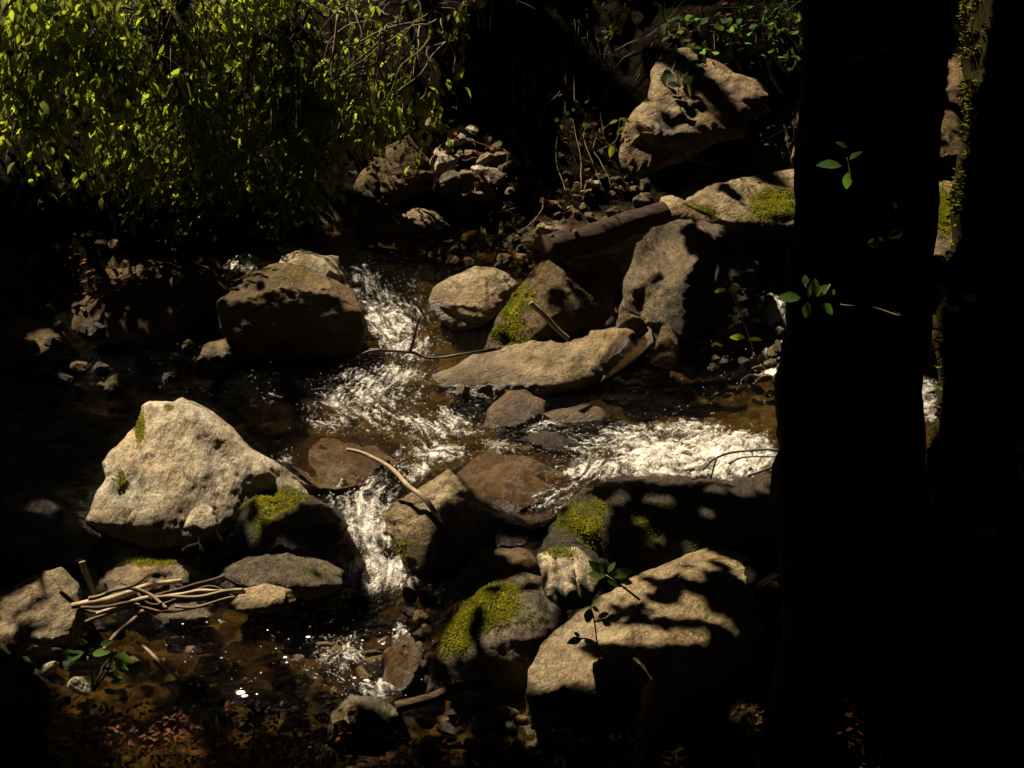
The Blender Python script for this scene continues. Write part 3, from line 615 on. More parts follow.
def scatter(pts, sizes, mats, label, group, name='stone', cat='stone', sink=.25):
    H = hits(pts)
    for (P, s) in zip(H, sizes):
        k = random.choice(mats); o = bpy.data.objects.new(name, random.choice(PROTO[k])); COL.objects.link(o)
        o.location = P + np.array([0, 0, s*.55*(1-sink*2)]); o.rotation_euler = (random.uniform(-.5, .5), random.uniform(-.5, .5), random.uniform(0, 6.3)); o.scale = (s, s*random.uniform(.75, 1.1), s*random.uniform(.7, 1.1))
        tag(o, label, cat, group)
def px_size(s, P): return s/FPX*P
RUB = [(443,158,9,'pale'),(478,172,8,'pale'),(492,176,8,'pale'),(457,204,10,'tan'),(503,160,8,'tan'),(484,193,7,'pale'),(448,170,13,'pale'),(452,192,15,'grey'),(469,160,9,'tan'),(488,165,10,'tan'),(497,185,11,'grey'),(482,186,9,'pale'),(470,180,8,'tan'),(472,133,7,'pale'),(466,148,8,'grey'),(452,147,6,'pale'),(460,143,6,'pale'),(435,128,7,'tan'),(487,200,9,'tan'),(505,172,8,'brown'),(440,205,8,'brown'),(475,205,9,'brown'),(460,215,9,'brown'),(497,150,6,'tan'),(425,180,7,'brown'),(510,195,7,'tan')]
for px, py, s, k in RUB:
    scatter([(px, py)], [s*1.25/FPX*9.0], [k], 'lit angular stone in the rubble heap below the leafy bank', 'stones of the rubble heap', sink=.1)
def rnd_pts(poly, n):
    P = np.array(poly, float); out = []
    while len(out) < n:
        c = rng.uniform(P.min(0), P.max(0), (200, 2)); out += list(c[inside(c, P)])
    return out[:n]
pts = rnd_pts([(510,215),(560,190),(620,170),(660,190),(645,215),(560,232),(535,255),(520,240)], 44)
scatter(pts, rng.uniform(3, 8, 44)**1.0/FPX*8.6, ['tan', 'brown', 'grey', 'brown'], 'small stone on the gravelly slope above the fallen log', 'stones on the slope above the log', sink=.1)
scatter(rnd_pts([(505,150),(560,150),(620,150),(625,190),(545,215),(505,205)], 30), rng.uniform(2.5, 6, 30)/FPX*9, ['tan', 'brown', 'pale', 'grey'], 'small broken stone on the earthy bank between the rubble heap and the upper rock', 'broken stones on the earthy bank', sink=.1)
scatter([(547,238),(563,232),(572,240),(540,250),(642,205)], np.array([14, 7, 8, 8, 9])/FPX*8.3, ['tan', 'grey'], 'larger stone lying beside the fallen log', 'stones beside the log', sink=.05)
pts = rnd_pts([(395,235),(430,240),(520,240),(540,262),(510,268),(440,262),(400,250)], 26)
scatter(pts, rng.uniform(3.5, 8, 26)/FPX*8.4, ['brown', 'dark', 'brown'], 'wet brown stone in the shallows behind the loaf shaped boulder', 'stones in the upper shallows')
pts = rnd_pts([(20,275),(90,250),(200,240),(300,240),(330,225),(240,205),(140,225),(20,250)], 34)
scatter(pts, rng.uniform(4, 10, 34)/FPX*8.2, ['dark', 'brown', 'brown', 'grey'], 'dim stone along the waterline under the hanging leaves', 'stones under the leafy bank')
pts = rnd_pts([(20,300),(75,290),(110,340),(230,330),(260,370),(60,400),(10,360)], 30)
scatter(pts, rng.uniform(5, 12, 30)/FPX*7.2, ['dark', 'dark', 'brown'], 'wet black stone in the dark left pool', 'stones in the dark left pool')
pts = rnd_pts([(690,345),(740,335),(790,330),(790,390),(720,378)], 24)
scatter(pts, rng.uniform(4, 10, 24)/FPX*7.0, ['brown', 'dark', 'grey'], 'wet stone in the shallows below the small right fall', 'stones below the right fall')
pts = rnd_pts([(180,540),(235,530),(235,560),(200,565),(170,555)], 8)
scatter(pts, rng.uniform(8, 15, 8)/FPX*5.3, ['dark', 'brown'], 'dark stone between the pale pointed boulder and the pool', 'dark stones at the foot of the pale boulder')
pts = rnd_pts([(150,640),(220,620),(330,615),(430,610),(430,640),(310,700),(200,705)], 40)
scatter(pts, rng.uniform(7, 17, 40)/FPX*4.6, ['bedrock'], 'brown stone under the water of the lower pool', 'stones on the bed of the lower pool', sink=1.05)
pts = rnd_pts([(345,595),(430,590),(450,620),(430,640),(350,625)], 7)
scatter(pts, rng.uniform(8, 15, 7)/FPX*4.8, ['brown', 'dark'], 'wet brown stone at the foot of the cascade', 'stones at the foot of the cascade', sink=.35)
pts = rnd_pts([(420,705),(520,705),(540,768),(420,768)], 22)
scatter(pts, rng.uniform(6, 14, 22)/FPX*4.0, ['brown', 'dark'], 'dark stone on the front bank below the mossy boulder', 'stones on the front bank')
scatter([(50,672),(80,690),(24,668)], np.array([14, 13, 9])/FPX*4.1, ['pale', 'tan'], 'small pale stone half lit beside the green leaves at lower left', 'pale stones at lower left', sink=.1)
pts = rnd_pts([(60,630),(120,620),(150,660),(60,690)], 10)
scatter(pts, rng.uniform(6, 12, 10)/FPX*4.3, ['dark', 'brown'], 'dark stone at the pool edge among the green leaves', 'stones among the leaves at lower left')

# ------------------------------------------------------------------ fallen log, sticks and branches
def stick(name, label, cat, pts, r0, r1, mat, lift=.0, depths=None, side=(), sides=10, rough=.10, wob=.012, group=None, start=None):
    H = hits(pts) if depths is None else np.array([at_d(a, b, d) for (a, b), d in zip(pts, depths)])
    H = H + np.array([0, 0, lift]); g = Geo(); tf = {'driftwood': .55, 'log': 1.0}.get(name, .66); tube(g, H, r0*tf, r1*tf, sides, 12, wob, rough)
    o = g.build(name, M[mat], None, H[0]); o['_w'] = [float(x) for x in H[0]]; tag(o, label, cat, group)
    for sp, rr in side:
        S = np.array([at_d(a, b, d) for a, b, d in sp]); gg = Geo(); tube(gg, S, rr, rr*.6, 6, 5, .004); gg.build('side_branch', M[mat], o)
    return o
def dof(px, py): return float(project(hit(px, py))[2])
stick('log', 'thick weathered log lying across the bank beside the standing rock', 'log', [(548,250),(585,240),(625,226),(664,213)], .095, .075, 'log', depths=[7.75,7.85,8.0,8.15], sides=28, rough=.06, wob=.010)
stick('stick', 'short bleached stick propped on the slab below the mossy pyramid boulder', 'stick', [(531,303),(545,316),(556,327),(568,338)], .022, .020, 'drift', depths=[6.95,6.98,7.0,7.02])
d0 = dof(430, 357)-.06
stick('branch', 'thin black branch across the main chute with one upright twig', 'branch', [(352,351),(380,350),(410,352),(432,358),(470,353),(500,346),(528,338)], .014, .008, 'darktwig', depths=[d0+.02]*3+[d0]*2+[d0+.1, d0+.25], side=[([(410,352,d0+.02),(414,338,d0),(419,316,d0)], .012), ([(380,350,d0),(366,352,d0),(352,360,d0)], .008)])
d1 = dof(432, 512)
stick('branch', 'pale curved branch leaning on the angular split rock', 'branch', [(346,450),(370,456),(392,469),(412,488),(424,500),(436,514)], .014, .020, 'drift', depths=[d1+.22, d1+.2, d1+.14, d1+.04, d1-.02, d1-.05], rough=.06)
d2 = 5.2
stick('twig', 'black wiry twig arching over the white water beside the trunk', 'twig', [(703,470),(712,460),(730,453),(755,450),(785,451)], .006, .008, 'darktwig', depths=[5.3,5.3,5.25,5.2,5.1], side=[([(716,458,5.28),(713,470,5.28),(711,480,5.28)], .005), ([(728,464,5.25),(745,457,5.22),(785,457,5.1)], .005), ([(748,476,5.2),(770,468,5.15),(785,460,5.1)], .006)])
SW = [([(60,590),(95,612),(135,606),(165,622)], .013, .006), ([(120,585),(155,604),(205,588),(232,598)], .010, .005), ([(90,622),(130,608),(170,612),(215,606)], .012, .007), ([(70,601),(110,600),(150,588),(182,580)], .022, .014), ([(100,612),(140,600),(170,598),(210,590),(246,591)], .012, .012), ([(85,606),(120,604),(160,596),(225,575)], .012, .008),
      ([(150,600),(200,594),(245,588)], .011, .010), ([(92,596),(128,590),(150,596),(168,610)], .012, .009), ([(175,606),(205,603),(235,600)], .009, .007), ([(110,592),(135,586),(150,575)], .010, .006)]
for k, (p_, a, b) in enumerate(SW):
    stick('driftwood', 'brown driftwood stick in the tangle at the lower left pool edge', 'driftwood', p_, a, b, 'drift' if k in (3, 4, 6) else 'twig', depths=[4.78-.03*k+.002*(600-y) for x, y in p_], group='tangle of driftwood sticks', rough=.22, wob=.03)
stick('stick', 'bleached white stick standing upright in the driftwood tangle', 'stick', [(82,562),(85,575),(91,590),(96,600)], .016, .012, 'drift', depths=[4.75]*4)
stick('stick', 'brown stick slanting from the driftwood down to the green leaves', 'stick', [(142,611),(130,622),(116,634),(103,652)], .014, .010, 'twig', depths=[4.6,4.55,4.5,4.4])
stick('stick', 'thin stick lying under the surface of the lower pool', 'stick', [(136,645),(158,662),(172,675),(184,687)], .010, .008, 'twig', lift=.012)
stick('log', 'smooth grey fallen branch on the front bank below the riffle', 'log', [(395,708),(425,698),(455,690),(490,685)], .018, .014, 'log', depths=[4.02,4.05,4.08,4.1], sides=10, side=[([(456,690,4.06),(455,684,4.04),(456,678,4.03)], .004)])
stick('log', 'crumbling orange rotten log on the near bank under the front boulder', 'log', [(664,700),(668,725),(666,748),(660,790)], .055, .075, 'rotten', depths=[3.6,3.4,3.25,3.1], sides=16, rough=.16, wob=.02)
stick('twig', 'thin dry twig curving beside the foot of the trunk', 'twig', [(730,643),(752,632),(770,624),(795,620)], .006, .004, 'twig', depths=[3.5,3.4,3.3,3.2])
for p_ in ([(690,162),(705,166),(719,172)], [(732,170),(750,172),(766,166),(780,160)], [(776,165),(790,152),(804,140)]):
    stick('twig', 'thin dry twig lying in the hollow under the upper overhang', 'twig', p_, .006, .004, 'twig', lift=.02, group='twigs under the overhang', depths=[8.1]*len(p_))
for p_ in ([(560,90),(545,110),(540,135)], [(600,100),(615,70),(650,40)], [(618,90),(612,115),(600,135)], [(640,75),(628,100),(622,130)], [(610,80),(600,110),(606,145)], [(590,60),(618,48),(655,30)], [(655,35),(640,70),(625,95)], [(600,130),(595,155),(612,185)], [(470,140),(500,150),(520,165)], [(495,190),(502,170),(508,150)], [(445,150),(462,160),(480,158)], [(430,165),(438,148),(455,140)], [(500,215),(530,200),(560,175)], [(520,235),(535,220),(545,200)]):
    stick('root', 'thin dry root or stem trailing down the earthy far bank', 'root', p_, .006, .003, 'twig', lift=.0, group='roots trailing down the far bank', depths=[dof(x, y)-.06 for x, y in p_], sides=5, wob=.03)

# ------------------------------------------------------------------ the two near trunks
def tree(label, base_px, pts, radii, bark='bark'):
    P = np.array([at_d(a, b, d) for a, b, d in pts])
    t = empty('tree', P[0]); tag(t, label, 'tree')
    g = Geo(); tube(g, P, radii, 0, 40, 14, .02, .05); g.build('trunk', M[bark], t)
    return t, P
TREES = []
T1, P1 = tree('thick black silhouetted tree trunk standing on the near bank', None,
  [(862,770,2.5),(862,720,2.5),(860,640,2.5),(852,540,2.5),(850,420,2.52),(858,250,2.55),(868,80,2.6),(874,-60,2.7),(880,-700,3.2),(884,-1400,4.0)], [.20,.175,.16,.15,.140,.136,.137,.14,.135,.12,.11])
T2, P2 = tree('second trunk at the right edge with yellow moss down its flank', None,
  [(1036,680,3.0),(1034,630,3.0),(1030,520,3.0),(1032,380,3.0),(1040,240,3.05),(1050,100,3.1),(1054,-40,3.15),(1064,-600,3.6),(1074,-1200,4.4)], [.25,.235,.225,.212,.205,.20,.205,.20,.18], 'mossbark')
# moss ridge on the second trunk (a part of it)
def trunk_moss(t, pts, w, n, mat, d):
    g = Geo(); H = []
    P = catmull(np.array([at_d(a, b, d) for a, b in pts]), 10)
    ii = rng.integers(0, len(P), n); pos = P[ii] + rng.normal(size=(n, 3))*w
    pos = pos[fbm(pos*9, 3) > .02]
    px, py, _ = project(pos)
    DG = bpy.context.evaluated_depsgraph_get(); out = []
    for a, b in zip(px, py):
        ok, loc, nr, fi, ob, _ = SC.ray_cast(DG, Vector(CAM), Vector(ray(a, b)).normalized())
        if ok and ob.parent is t: out.append((np.array(loc), np.array(nr)))
    if not out: return
    L = np.array([o[0] for o in out]); Nn = np.array([o[1] for o in out]); N = len(L)
    d_ = norm(Nn + rng.normal(size=(N, 3))*.6); s_ = norm(np.cross(d_, rng.normal(size=(N, 3))))
    ln = rng.uniform(.006, .016, N)[:, None]; ww = rng.uniform(.002, .005, N)[:, None]
    V = np.stack([L - s_*ww - Nn*.004, L + s_*ww - Nn*.004, L + d_*ln + s_*ww*.5, L + d_*ln - s_*ww*.5], 1).reshape(-1, 3)
    g.add(V, None, np.arange(N*4).reshape(-1, 4), np.repeat(rng.random(N), 4)); tag(g.build('moss', M['barkmoss'], t, smooth=False), kind='stuff')
trunk_moss(T2, [(978,-20),(974,40),(966,100),(966,150),(960,200)], np.array([.03, .02, .03]), 6500, 'barkmoss', 3.0)
trunk_moss(T2, [(958,240),(952,320),(950,400),(944,470),(938,550)], np.array([.018, .02, .05]), 2600, 'barkmoss', 3.0)
trunk_moss(T1, [(800,560),(796,620),(800,660)], np.array([.012, .02, .04]), 900, 'barkmoss', 2.5)

# ------------------------------------------------------------------ where the sun reaches the glade
MH, MW = 768, 1024
yy, xx = np.mgrid[0:MH, 0:MW]; mask = np.zeros((MH, MW), bool)
nz1 = np.array(fbm(np.c_[(xx[::4, ::4].ravel())/22., yy[::4, ::4].ravel()/22., np.zeros(xx[::4, ::4].size)], 3)).reshape(xx[::4, ::4].shape).repeat(4, 0).repeat(4, 1)
nz2 = np.array(fbm(np.c_[(xx[::4, ::4].ravel())/60., yy[::4, ::4].ravel()/60., np.full(xx[::4, ::4].size, 8.)], 3)).reshape(nz1.shape[0]//4, -1).repeat(4, 0).repeat(4, 1)
def fill(poly, dens=1.0, val=True):
    P = np.array(poly, float); x0, y0 = np.maximum(P.min(0)-8, 0).astype(int); x1, y1 = (P.max(0)+8).astype(int); x1 = min(x1, MW); y1 = min(y1, MH)
    if x1 <= x0 or y1 <= y0: return
    sx = xx[y0:y1, x0:x1]; sy = yy[y0:y1, x0:x1]; n1 = nz1[y0:y1, x0:x1]; n2 = nz2[y0:y1, x0:x1]
    ins = inside(np.c_[(sx+n1*4).ravel(), (sy+n2*4).ravel()], P).reshape(sx.shape)
    if dens < 1: ins &= n1*.8 + n2*.5 < np.quantile(n1*.8+n2*.5, dens)
    mask[y0:y1, x0:x1][ins] = val
def ell(cx, cy, rx, ry, an=0, dens=1.0, val=True):
    t = np.linspace(0, 6.283, 20); a = R(an); fill(np.c_[cx + rx*np.cos(t)*math.cos(a) - ry*np.sin(t)*math.sin(a), cy + rx*np.cos(t)*math.sin(a) + ry*np.sin(t)*math.cos(a)], dens, val)
LIT = [
 ([(80,525),(100,470),(108,445),(130,420),(135,400),(200,393),(270,455),(340,490),(345,505),(250,498),(225,510),(222,535),(180,545),(120,545)], 1),
 ([(300,385),(345,372),(362,355),(340,280),(345,255),(430,265),(480,260),(520,270),(535,300),(540,335),(655,322),(650,345),(610,375),(560,395),(640,398),(785,390),(785,482),(640,484),(600,482),(570,500),(540,530),(500,505),(478,498),(455,466),(400,488),(382,515),(398,550),(412,590),(335,592),(318,560),(350,528),(335,490),(282,462),(290,440),(335,432),(320,410)], 1),
 ([(488,345),(494,320),(530,275),(548,252),(562,262),(590,290),(575,335)], .8), ([(582,285),(612,300),(600,322),(575,305)], .5),
 ([(225,300),(255,270),(290,258),(340,282),(350,300),(320,292),(280,288),(245,300)], 1), ([(278,270),(290,250),(340,255),(335,275)], 1), ([(215,255),(290,262),(270,282),(205,275)], 1),
 ([(615,330),(622,275),(640,240),(660,220),(728,222),(712,250),(690,275),(680,330),(655,345)], .95), ([(690,270),(760,270),(745,360),(690,350)], .12),
 ([(655,215),(662,193),(785,170),(805,172),(805,215),(770,222),(735,225),(690,226)], .9),
 ([(618,178),(616,140),(632,110),(650,60),(690,45),(770,80),(768,112),(750,140),(700,152),(640,180)], .93),
 ([(640,40),(660,10),(800,0),(800,75),(700,55)], .75), ([(790,165),(792,130),(804,85),(806,165)], .8),
 ([(425,140),(465,122),(510,150),(512,200),(470,215),(435,200)], .95), ([(350,190),(385,145),(420,138),(430,190)], .6), ([(392,232),(400,208),(440,208),(450,228)], 1),
 ([(510,235),(560,195),(640,170),(660,195),(655,225),(560,255)], .9), ([(545,245),(650,208),(664,215),(560,258)], .9), ([(405,240),(520,240),(540,265),(450,265)], .35),
 ([(515,10),(640,0),(640,110),(610,190),(560,190),(560,60)], .6),
 ([(0,640),(0,596),(60,566),(85,600),(78,640),(50,650)], .9), ([(95,592),(120,556),(190,562),(190,592)], .9), ([(210,590),(240,556),(300,552),(330,565),(320,595)], .95), ([(60,620),(70,590),(250,575),(300,590),(298,615),(150,628)], .9), ([(78,560),(90,560),(98,600),(84,600)], 1),
 ([(235,530),(245,492),(290,486),(305,500),(270,520),(250,545)], .7), ([(182,530),(192,505),(218,512),(215,535)], 1),
 ([(150,640),(250,625),(300,640),(440,600),(440,690),(370,700),(200,700),(130,670)], .6), ([(310,640),(390,630),(430,650),(425,695),(360,700),(330,690)], .85), ([(220,640),(285,640),(285,690),(220,690)], .6),
 ([(384,520),(412,490),(452,466),(462,482),(442,500),(436,520),(425,560),(410,570),(396,545)], 1), ([(488,545),(550,540),(548,560),(500,562)], .85),
 ([(540,560),(552,525),(585,492),(612,505),(600,540),(598,575),(560,600)], .85), ([(610,490),(760,482),(790,500),(700,520)], .4), ([(535,500),(560,490),(560,530)], .6),
 ([(436,655),(460,604),(490,582),(555,574),(570,600),(520,640),(470,655)], .93), ([(526,690),(530,660),(570,618),(640,574),(700,546),(760,560),(785,590),(770,625),(700,640),(640,665),(560,692)], .97),
 ([(655,705),(680,705),(680,726),(655,726)], 1), ([(652,738),(688,738),(688,760),(660,764)], 1), ([(955,705),(1020,690),(1010,725),(955,728)], 1), ([(845,735),(890,710),(900,755),(845,760)], 1), ([(730,700),(800,690),(800,765),(740,765)], .25), ([(700,690),(740,660),(745,700),(715,705)], .5),
 ([(325,738),(335,708),(352,700),(350,735)], 1), ([(375,700),(408,708),(406,722),(380,712)], 1), ([(400,705),(488,680),(490,692),(405,712)], .7), ([(410,690),(530,705),(540,760),(430,765)], .3), ([(90,705),(250,700),(260,760),(90,765)], .3),
 ([(20,665),(50,665),(95,680),(95,700),(60,690)], .7), ([(50,640),(135,635),(140,695),(55,700)], .8), ([(0,485),(30,490),(60,505),(40,512),(0,498)], .6), ([(25,540),(75,525),(60,556),(20,560)], .5),
 ([(760,300),(790,295),(790,400),(745,395),(735,345)], 1), ([(660,370),(790,340),(790,400),(690,398)], .5), ([(918,180),(962,180),(960,260),(918,260)], .9), ([(916,380),(940,380),(940,430),(918,430)], 1), ([(915,280),(950,275),(950,330),(915,330)], .6), ([(930,70),(962,30),(962,170),(930,165)], .35),
 ([(955,-1),(990,-1),(985,60),(970,110),(975,170),(960,200),(945,140)], .75), ([(940,220),(968,220),(960,400),(945,560),(932,560)], .32),
 ([(100,300),(20,250),(80,240),(200,232),(330,240),(330,255),(200,262),(90,285)], .45), ([(20,330),(60,285),(110,305),(100,335),(140,360),(200,345),(250,345),(330,390),(330,430),(280,425),(200,395),(60,390)], .4), ([(190,365),(200,345),(255,338),(255,355)], .8), ([(20,400),(80,410),(60,440),(20,440)], .1), ([(40,460),(100,440),(100,500),(60,500)], .25),
]
for poly, dn in LIT: fill(poly, dn)
# leaf shadows across the front boulder and others
for a in ((655,655,70,9,8),(600,648,22,5,30),(690,625,46,7,4),(745,588,52,7,14),(665,600,26,6,12),(700,573,28,5,18),(640,690,60,14,0),(720,655,60,14,0),(760,605,30,6,10),(690,592,60,6,16),(635,618,36,6,24),(735,606,40,6,12),(600,655,34,5,16),(700,586,36,4,14),(640,606,30,4,22),(735,615,34,4,10),(690,648,34,4,4),(660,588,24,4,26),(610,622,22,4,20),(720,566,22,4,25),(760,572,20,4,30),(640,330,1,1,35),(588,300,34,7,38),(700,245,18,14,0),(30,606,40,5,-28),(38,628,30,5,-28),(20,586,30,5,-25),(50,646,20,4,-20),(478,625,10,24,10),(668,120,12,10,0),(690,92,10,9,0)): ell(*a, val=False)
def no_trunks():
    fill([(610,506),(590,488),(612,484),(785,482),(800,600),(700,545),(660,565),(640,575),(605,560),(612,530)], 1, False)
    for e_ in ((640,545,10,12),(700,489,36,4),(745,489,24,5),(655,500,18,5),(690,520,14,5),(690,545,10,5), *[(x_, y_, w_, w_*.6) for x_, y_, w_ in ((620,500,9),(650,540,12),(672,560,9),(705,512,8),(730,530,9),(760,512,8),(615,560,8),(690,575,8),(735,545,7),(600,585,9),(640,520,7),(770,545,8))]): ell(*e_, dens=.7)
    fill([(803,-10),(940,-10),(925,250),(916,420),(930,560),(932,702),(786,702),(780,640),(772,480),(778,380),(792,250)], 1, False)
    fill([(990,-10),(1030,-10),(1030,640),(955,640),(948,560),(965,400),(975,200)], 1, False)
no_trunks()
U = norm(np.cross(np.array([0, 0, 1.0]), SUN)); Vv = np.cross(SUN, U)
DARK = []; EDGE = []
def sun_map(mask, ST, res=.02, dark=.8):
    """seen points carried onto a plane square to the sun: which sunbeams must stay open"""
    DG = bpy.context.evaluated_depsgraph_get(); pts3 = []; lit = []
    for y in range(0, MH, ST):
        for x in range(0, MW, ST):
            ok, loc, *_ = SC.ray_cast(DG, Vector(CAM), Vector(ray(x, y)))
            if ok and not SC.ray_cast(DG, loc + Vector(SUN)*.03, Vector(SUN), distance=6.0)[0]: pts3.append(loc[:]); lit.append(mask[y, x])
    pts3 = np.array(pts3); lit = np.array(lit); u = pts3@U; v = pts3@Vv
    u0, v0 = u.min()-.5, v.min()-.5; nu = int((u.max()+.5-u0)/res)+1; nv = int((v.max()+.5-v0)/res)+1
    acc = np.zeros((nu, nv)); np.add.at(acc, (((u-u0)/res).astype(int), ((v-v0)/res).astype(int)), np.where(lit, 1.0, -dark))
    for _ in range(3):
        sm = sum(np.roll(np.roll(acc, i, 0), j, 1) for i in (-1, 0, 1) for j in (-1, 0, 1)); acc = np.where(acc == 0, sm*.2, acc)
    G = acc > 0
    def shadows(P):
        i = ((P@U-u0)/res).astype(int); j = ((P@Vv-v0)/res).astype(int)
        ok = (i >= 0) & (j >= 0) & (i < nu) & (j < nv); r_ = np.zeros(len(P), bool); r_[ok] = G[i[ok], j[ok]]; return r_
    near = sum(np.roll(np.roll(G, i, 0), j, 1) for i in range(-4, 5, 2) for j in range(-4, 5, 2)) > 0
    EDGE.append((np.argwhere((acc < 0) & near)*res + np.array([u0, v0]) + res/2, res))
    dk = np.argwhere(acc < 0); DARK.append((dk*res + np.array([u0, v0]) + res/2, res))
    return shadows, u, v
rock_beam, _, _ = sun_map(mask, 3, .04)
for poly, dn in (([(0,-2),(420,-2),(430,50),(330,110),(200,110),(100,70),(0,110)], .95), ([(0,100),(110,70),(230,110),(200,230),(110,190),(0,180)], .85), ([(190,100),(330,100),(410,100),(450,130),(340,190),(330,240),(200,240)], 1), ([(400,-2),(500,-2),(470,80),(430,110),(380,100)], .3)): fill(poly, dn)
no_trunks()

# ------------------------------------------------------------------ leafy shrubs on the far bank, upper left
def shrub(label, regions, ntwig, root, d0, d1, mat='beech', group=None, lsize=(.07, .12), seed=1, dens=None, bare=0.0):
    base = root; t = empty('shrub', base); tag(t, label, 'shrub', group)
    gb = Geo(); gl = Geo(); r = np.random.default_rng(seed)
    pts = []
    for poly, n in regions: pts += rnd_pts(poly, n)
    hub = base + np.array([0, -.15, .9]); tube(gb, [base, base*.5+hub*.5+np.array([.05, 0, 0]), hub], .03, .02, 7, 5, .02)
    limbs = []
    pp = np.array(pts); order = np.argsort(pp[:, 0])
    for ch in np.array_split(order, max(3, len(pts)//11)):
        c = pp[ch].mean(0); d = d0 + (d1-d0)*min(max(c[1]/230, 0), 1) + .15; e = at_d(c[0]+r.uniform(-20, 20), c[1]+r.uniform(-10, 25), d); mid = (hub+e)/2 + np.array([r.uniform(-.2, .2), 0, .3])
        L = tube(gb, [hub, mid, e], .010, .004, 6, 6, .03); limbs.append(L)
    LP = np.vstack(limbs)
    for (px, py) in pts:
        d = d0 + (d1-d0)*min(max(py/230, 0), 1.1) + r.normal()*.10
        for dd in (d, d+.3, d+.6, d+.9, 9.3-.002*py):              # keep clear of the beams that light the rocks
            tip = at_d(px, py, dd)
            if not rock_beam(tip[None])[0] and tip[2] > ground_h([tip], False)[0] + .1: break
        j = np.argmin(np.linalg.norm(LP - tip - np.array([0, .1, .25]), axis=1)); st = LP[j]
        if np.linalg.norm(st-tip) > .45: st = tip + norm(st-tip)*.4
        dirn = norm(np.array([-.55+r.normal()*.7, -.35+r.normal()*.35, -.38+r.normal()*.3])); ln = r.uniform(.28, .48)
        b0 = tip - dirn*ln*.5 + np.array([0, 0, .06]); b1 = tip + dirn*ln*.5 - np.array([0, 0, .06])
        Pt = tube(gb, [st, (st+b0)/2+np.array([0, 0, .06]), b0, tip, b1], .0024, .0012, 5, 5, .01, cap=False)
        if r.random() < bare: continue
        tl = Pt[len(Pt)*2//5:]; n = r.integers(8, 13); idx = np.linspace(0, len(tl)-1, n).astype(int); P = tl[idx]
        tg = norm(np.gradient(tl, axis=0))[idx]; sd = np.where(np.arange(n) % 2, 1, -1)[:, None]
        side = norm(np.cross(tg, np.array([0, 0, 1.0]))); ld = norm(tg*.7 + side*sd*.75 + np.array([-.1, -.1, -.35]) + r.normal(size=(n, 3))*.28)
        nr = norm(np.array([0, 0, 1.0]) + r.normal(size=(n, 3))*.45 + np.array([0, -.25, 0])); L = r.uniform(*lsize, n)
        kp = ~(rock_beam(P) | rock_beam(P + ld*L[:, None]*.7)) | (r.random(n) < .35)
        if kp.any(): leaves(gl, P[kp], ld[kp], nr[kp], L[kp], L[kp]*r.uniform(.40, .54, kp.sum()), .3, .3, r.random(kp.sum()))
    gb.build('branches', M['shrubtwig'], t); gl.build('foliage', M[mat], t)
    return t
def root_at(px, py): return hit(px, py)
G_ = 'leafy shrubs overhanging the stream'
shrub('bright yellow green leafy shrub overhanging in the top left corner', [([(-20,-10),(150,-20),(160,70),(60,110),(-20,110)], 150), ([(-20,100),(110,80),(110,170),(-20,190)], 36)], 0, root_at(40,130), 7.9, 8.6, group=G_, seed=3)
shrub('densest yellow green shrub, its sprays hanging above the dark pool', [([(130,-20),(290,-20),(300,90),(200,130),(120,90)], 170), ([(110,90),(220,110),(200,235),(120,215),(90,170)], 80)], 0, root_at(180,150), 7.9, 8.6, group=G_, seed=5)
shrub('leafy shrub left of the bare twigs, drooping to the large dark boulder', [([(270,-20),(370,-20),(400,110),(350,160),(260,130)], 105), ([(210,110),(330,120),(330,210),(250,235),(190,200)], 130)], 0, root_at(300,160), 8.2, 8.75, group=G_, seed=8, lsize=(.06, .105))
shrub('sparse shrub of pale leaves above the rubble heap', [([(330,60),(400,60),(445,110),(420,150),(360,170)], 22), ([(420,0),(470,0),(465,60),(430,60)], 6)], 0, root_at(410,120), 8.4, 8.9, seed=11, lsize=(.06, .10))
# bare twiggy shrub
t = empty('shrub', root_at(450,90)); tag(t, 'tangled bare brown twigs hanging beside the leafy shrubs', 'shrub')
g = Geo(); bw = np.array(t['_w'])
for k in range(34):
    a = (rng.uniform(340, 500), rng.uniform(-30, 40)); b = (a[0]+rng.normal()*45-8, a[1]+rng.uniform(10, 70)); d = rng.uniform(7.8, 8.7)
    mid = ((a[0]+b[0])/2+rng.normal()*14, (a[1]+b[1])/2-rng.uniform(0, 18)); tube(g, [at_d(*a, d+.2), at_d(*mid, d), at_d(*b, d)], .006, .002, 5, 6, .03, cap=False)
for P in ([(465,30),(462,55),(459,76)], [(385,25),(379,60),(330,80)], [(425,20),(385,28),(360,42),(340,45)], [(337,15),(334,55),(332,75),(345,98),(346,110)], [(380,30),(379,62),(385,82),(390,92)], [(428,75),(425,92),(420,98)]):
    tube(g, [at_d(x, y, 7.9) for x, y in P], .010, .005, 6, 6, .015)
g.build('branches', M['twig'], t)

# ------------------------------------------------------------------ small plants
def plant(name, label, cat, stems, lv, mat='green', group=None, smat='twig', r=.004, wid=.5, face=.6):
    """stems: lists of (px,py,depth); lv: (px,py,depth,length px,angle in the picture plane)"""
    P0 = at_d(*stems[0][0]); t = empty(name, P0); tag(t, label, cat, group); g = Geo()
    for s in stems: tube(g, [at_d(*c) for c in s], r, r*.6, 6, 5, .004)
    g.build('stem', M[smat], t)
    g = Geo()
    for (px, py, d, ln, an) in lv:
        L = ln/FPX*d; a = R(an); dr = RGT*math.cos(a) + UPV*math.sin(a) + FWD*rng.uniform(-.35, .35)
        leaves(g, at_d(px, py, d), dr, -FWD*face + np.array([0, 0, 1.0])*(1-face) + rng.normal(size=3)*.22, L, L*wid*rng.uniform(.9, 1.15), .22, .2, rng.random())
    g.build('foliage', M[mat], t)
    return t
df = dof(597, 672)-.05
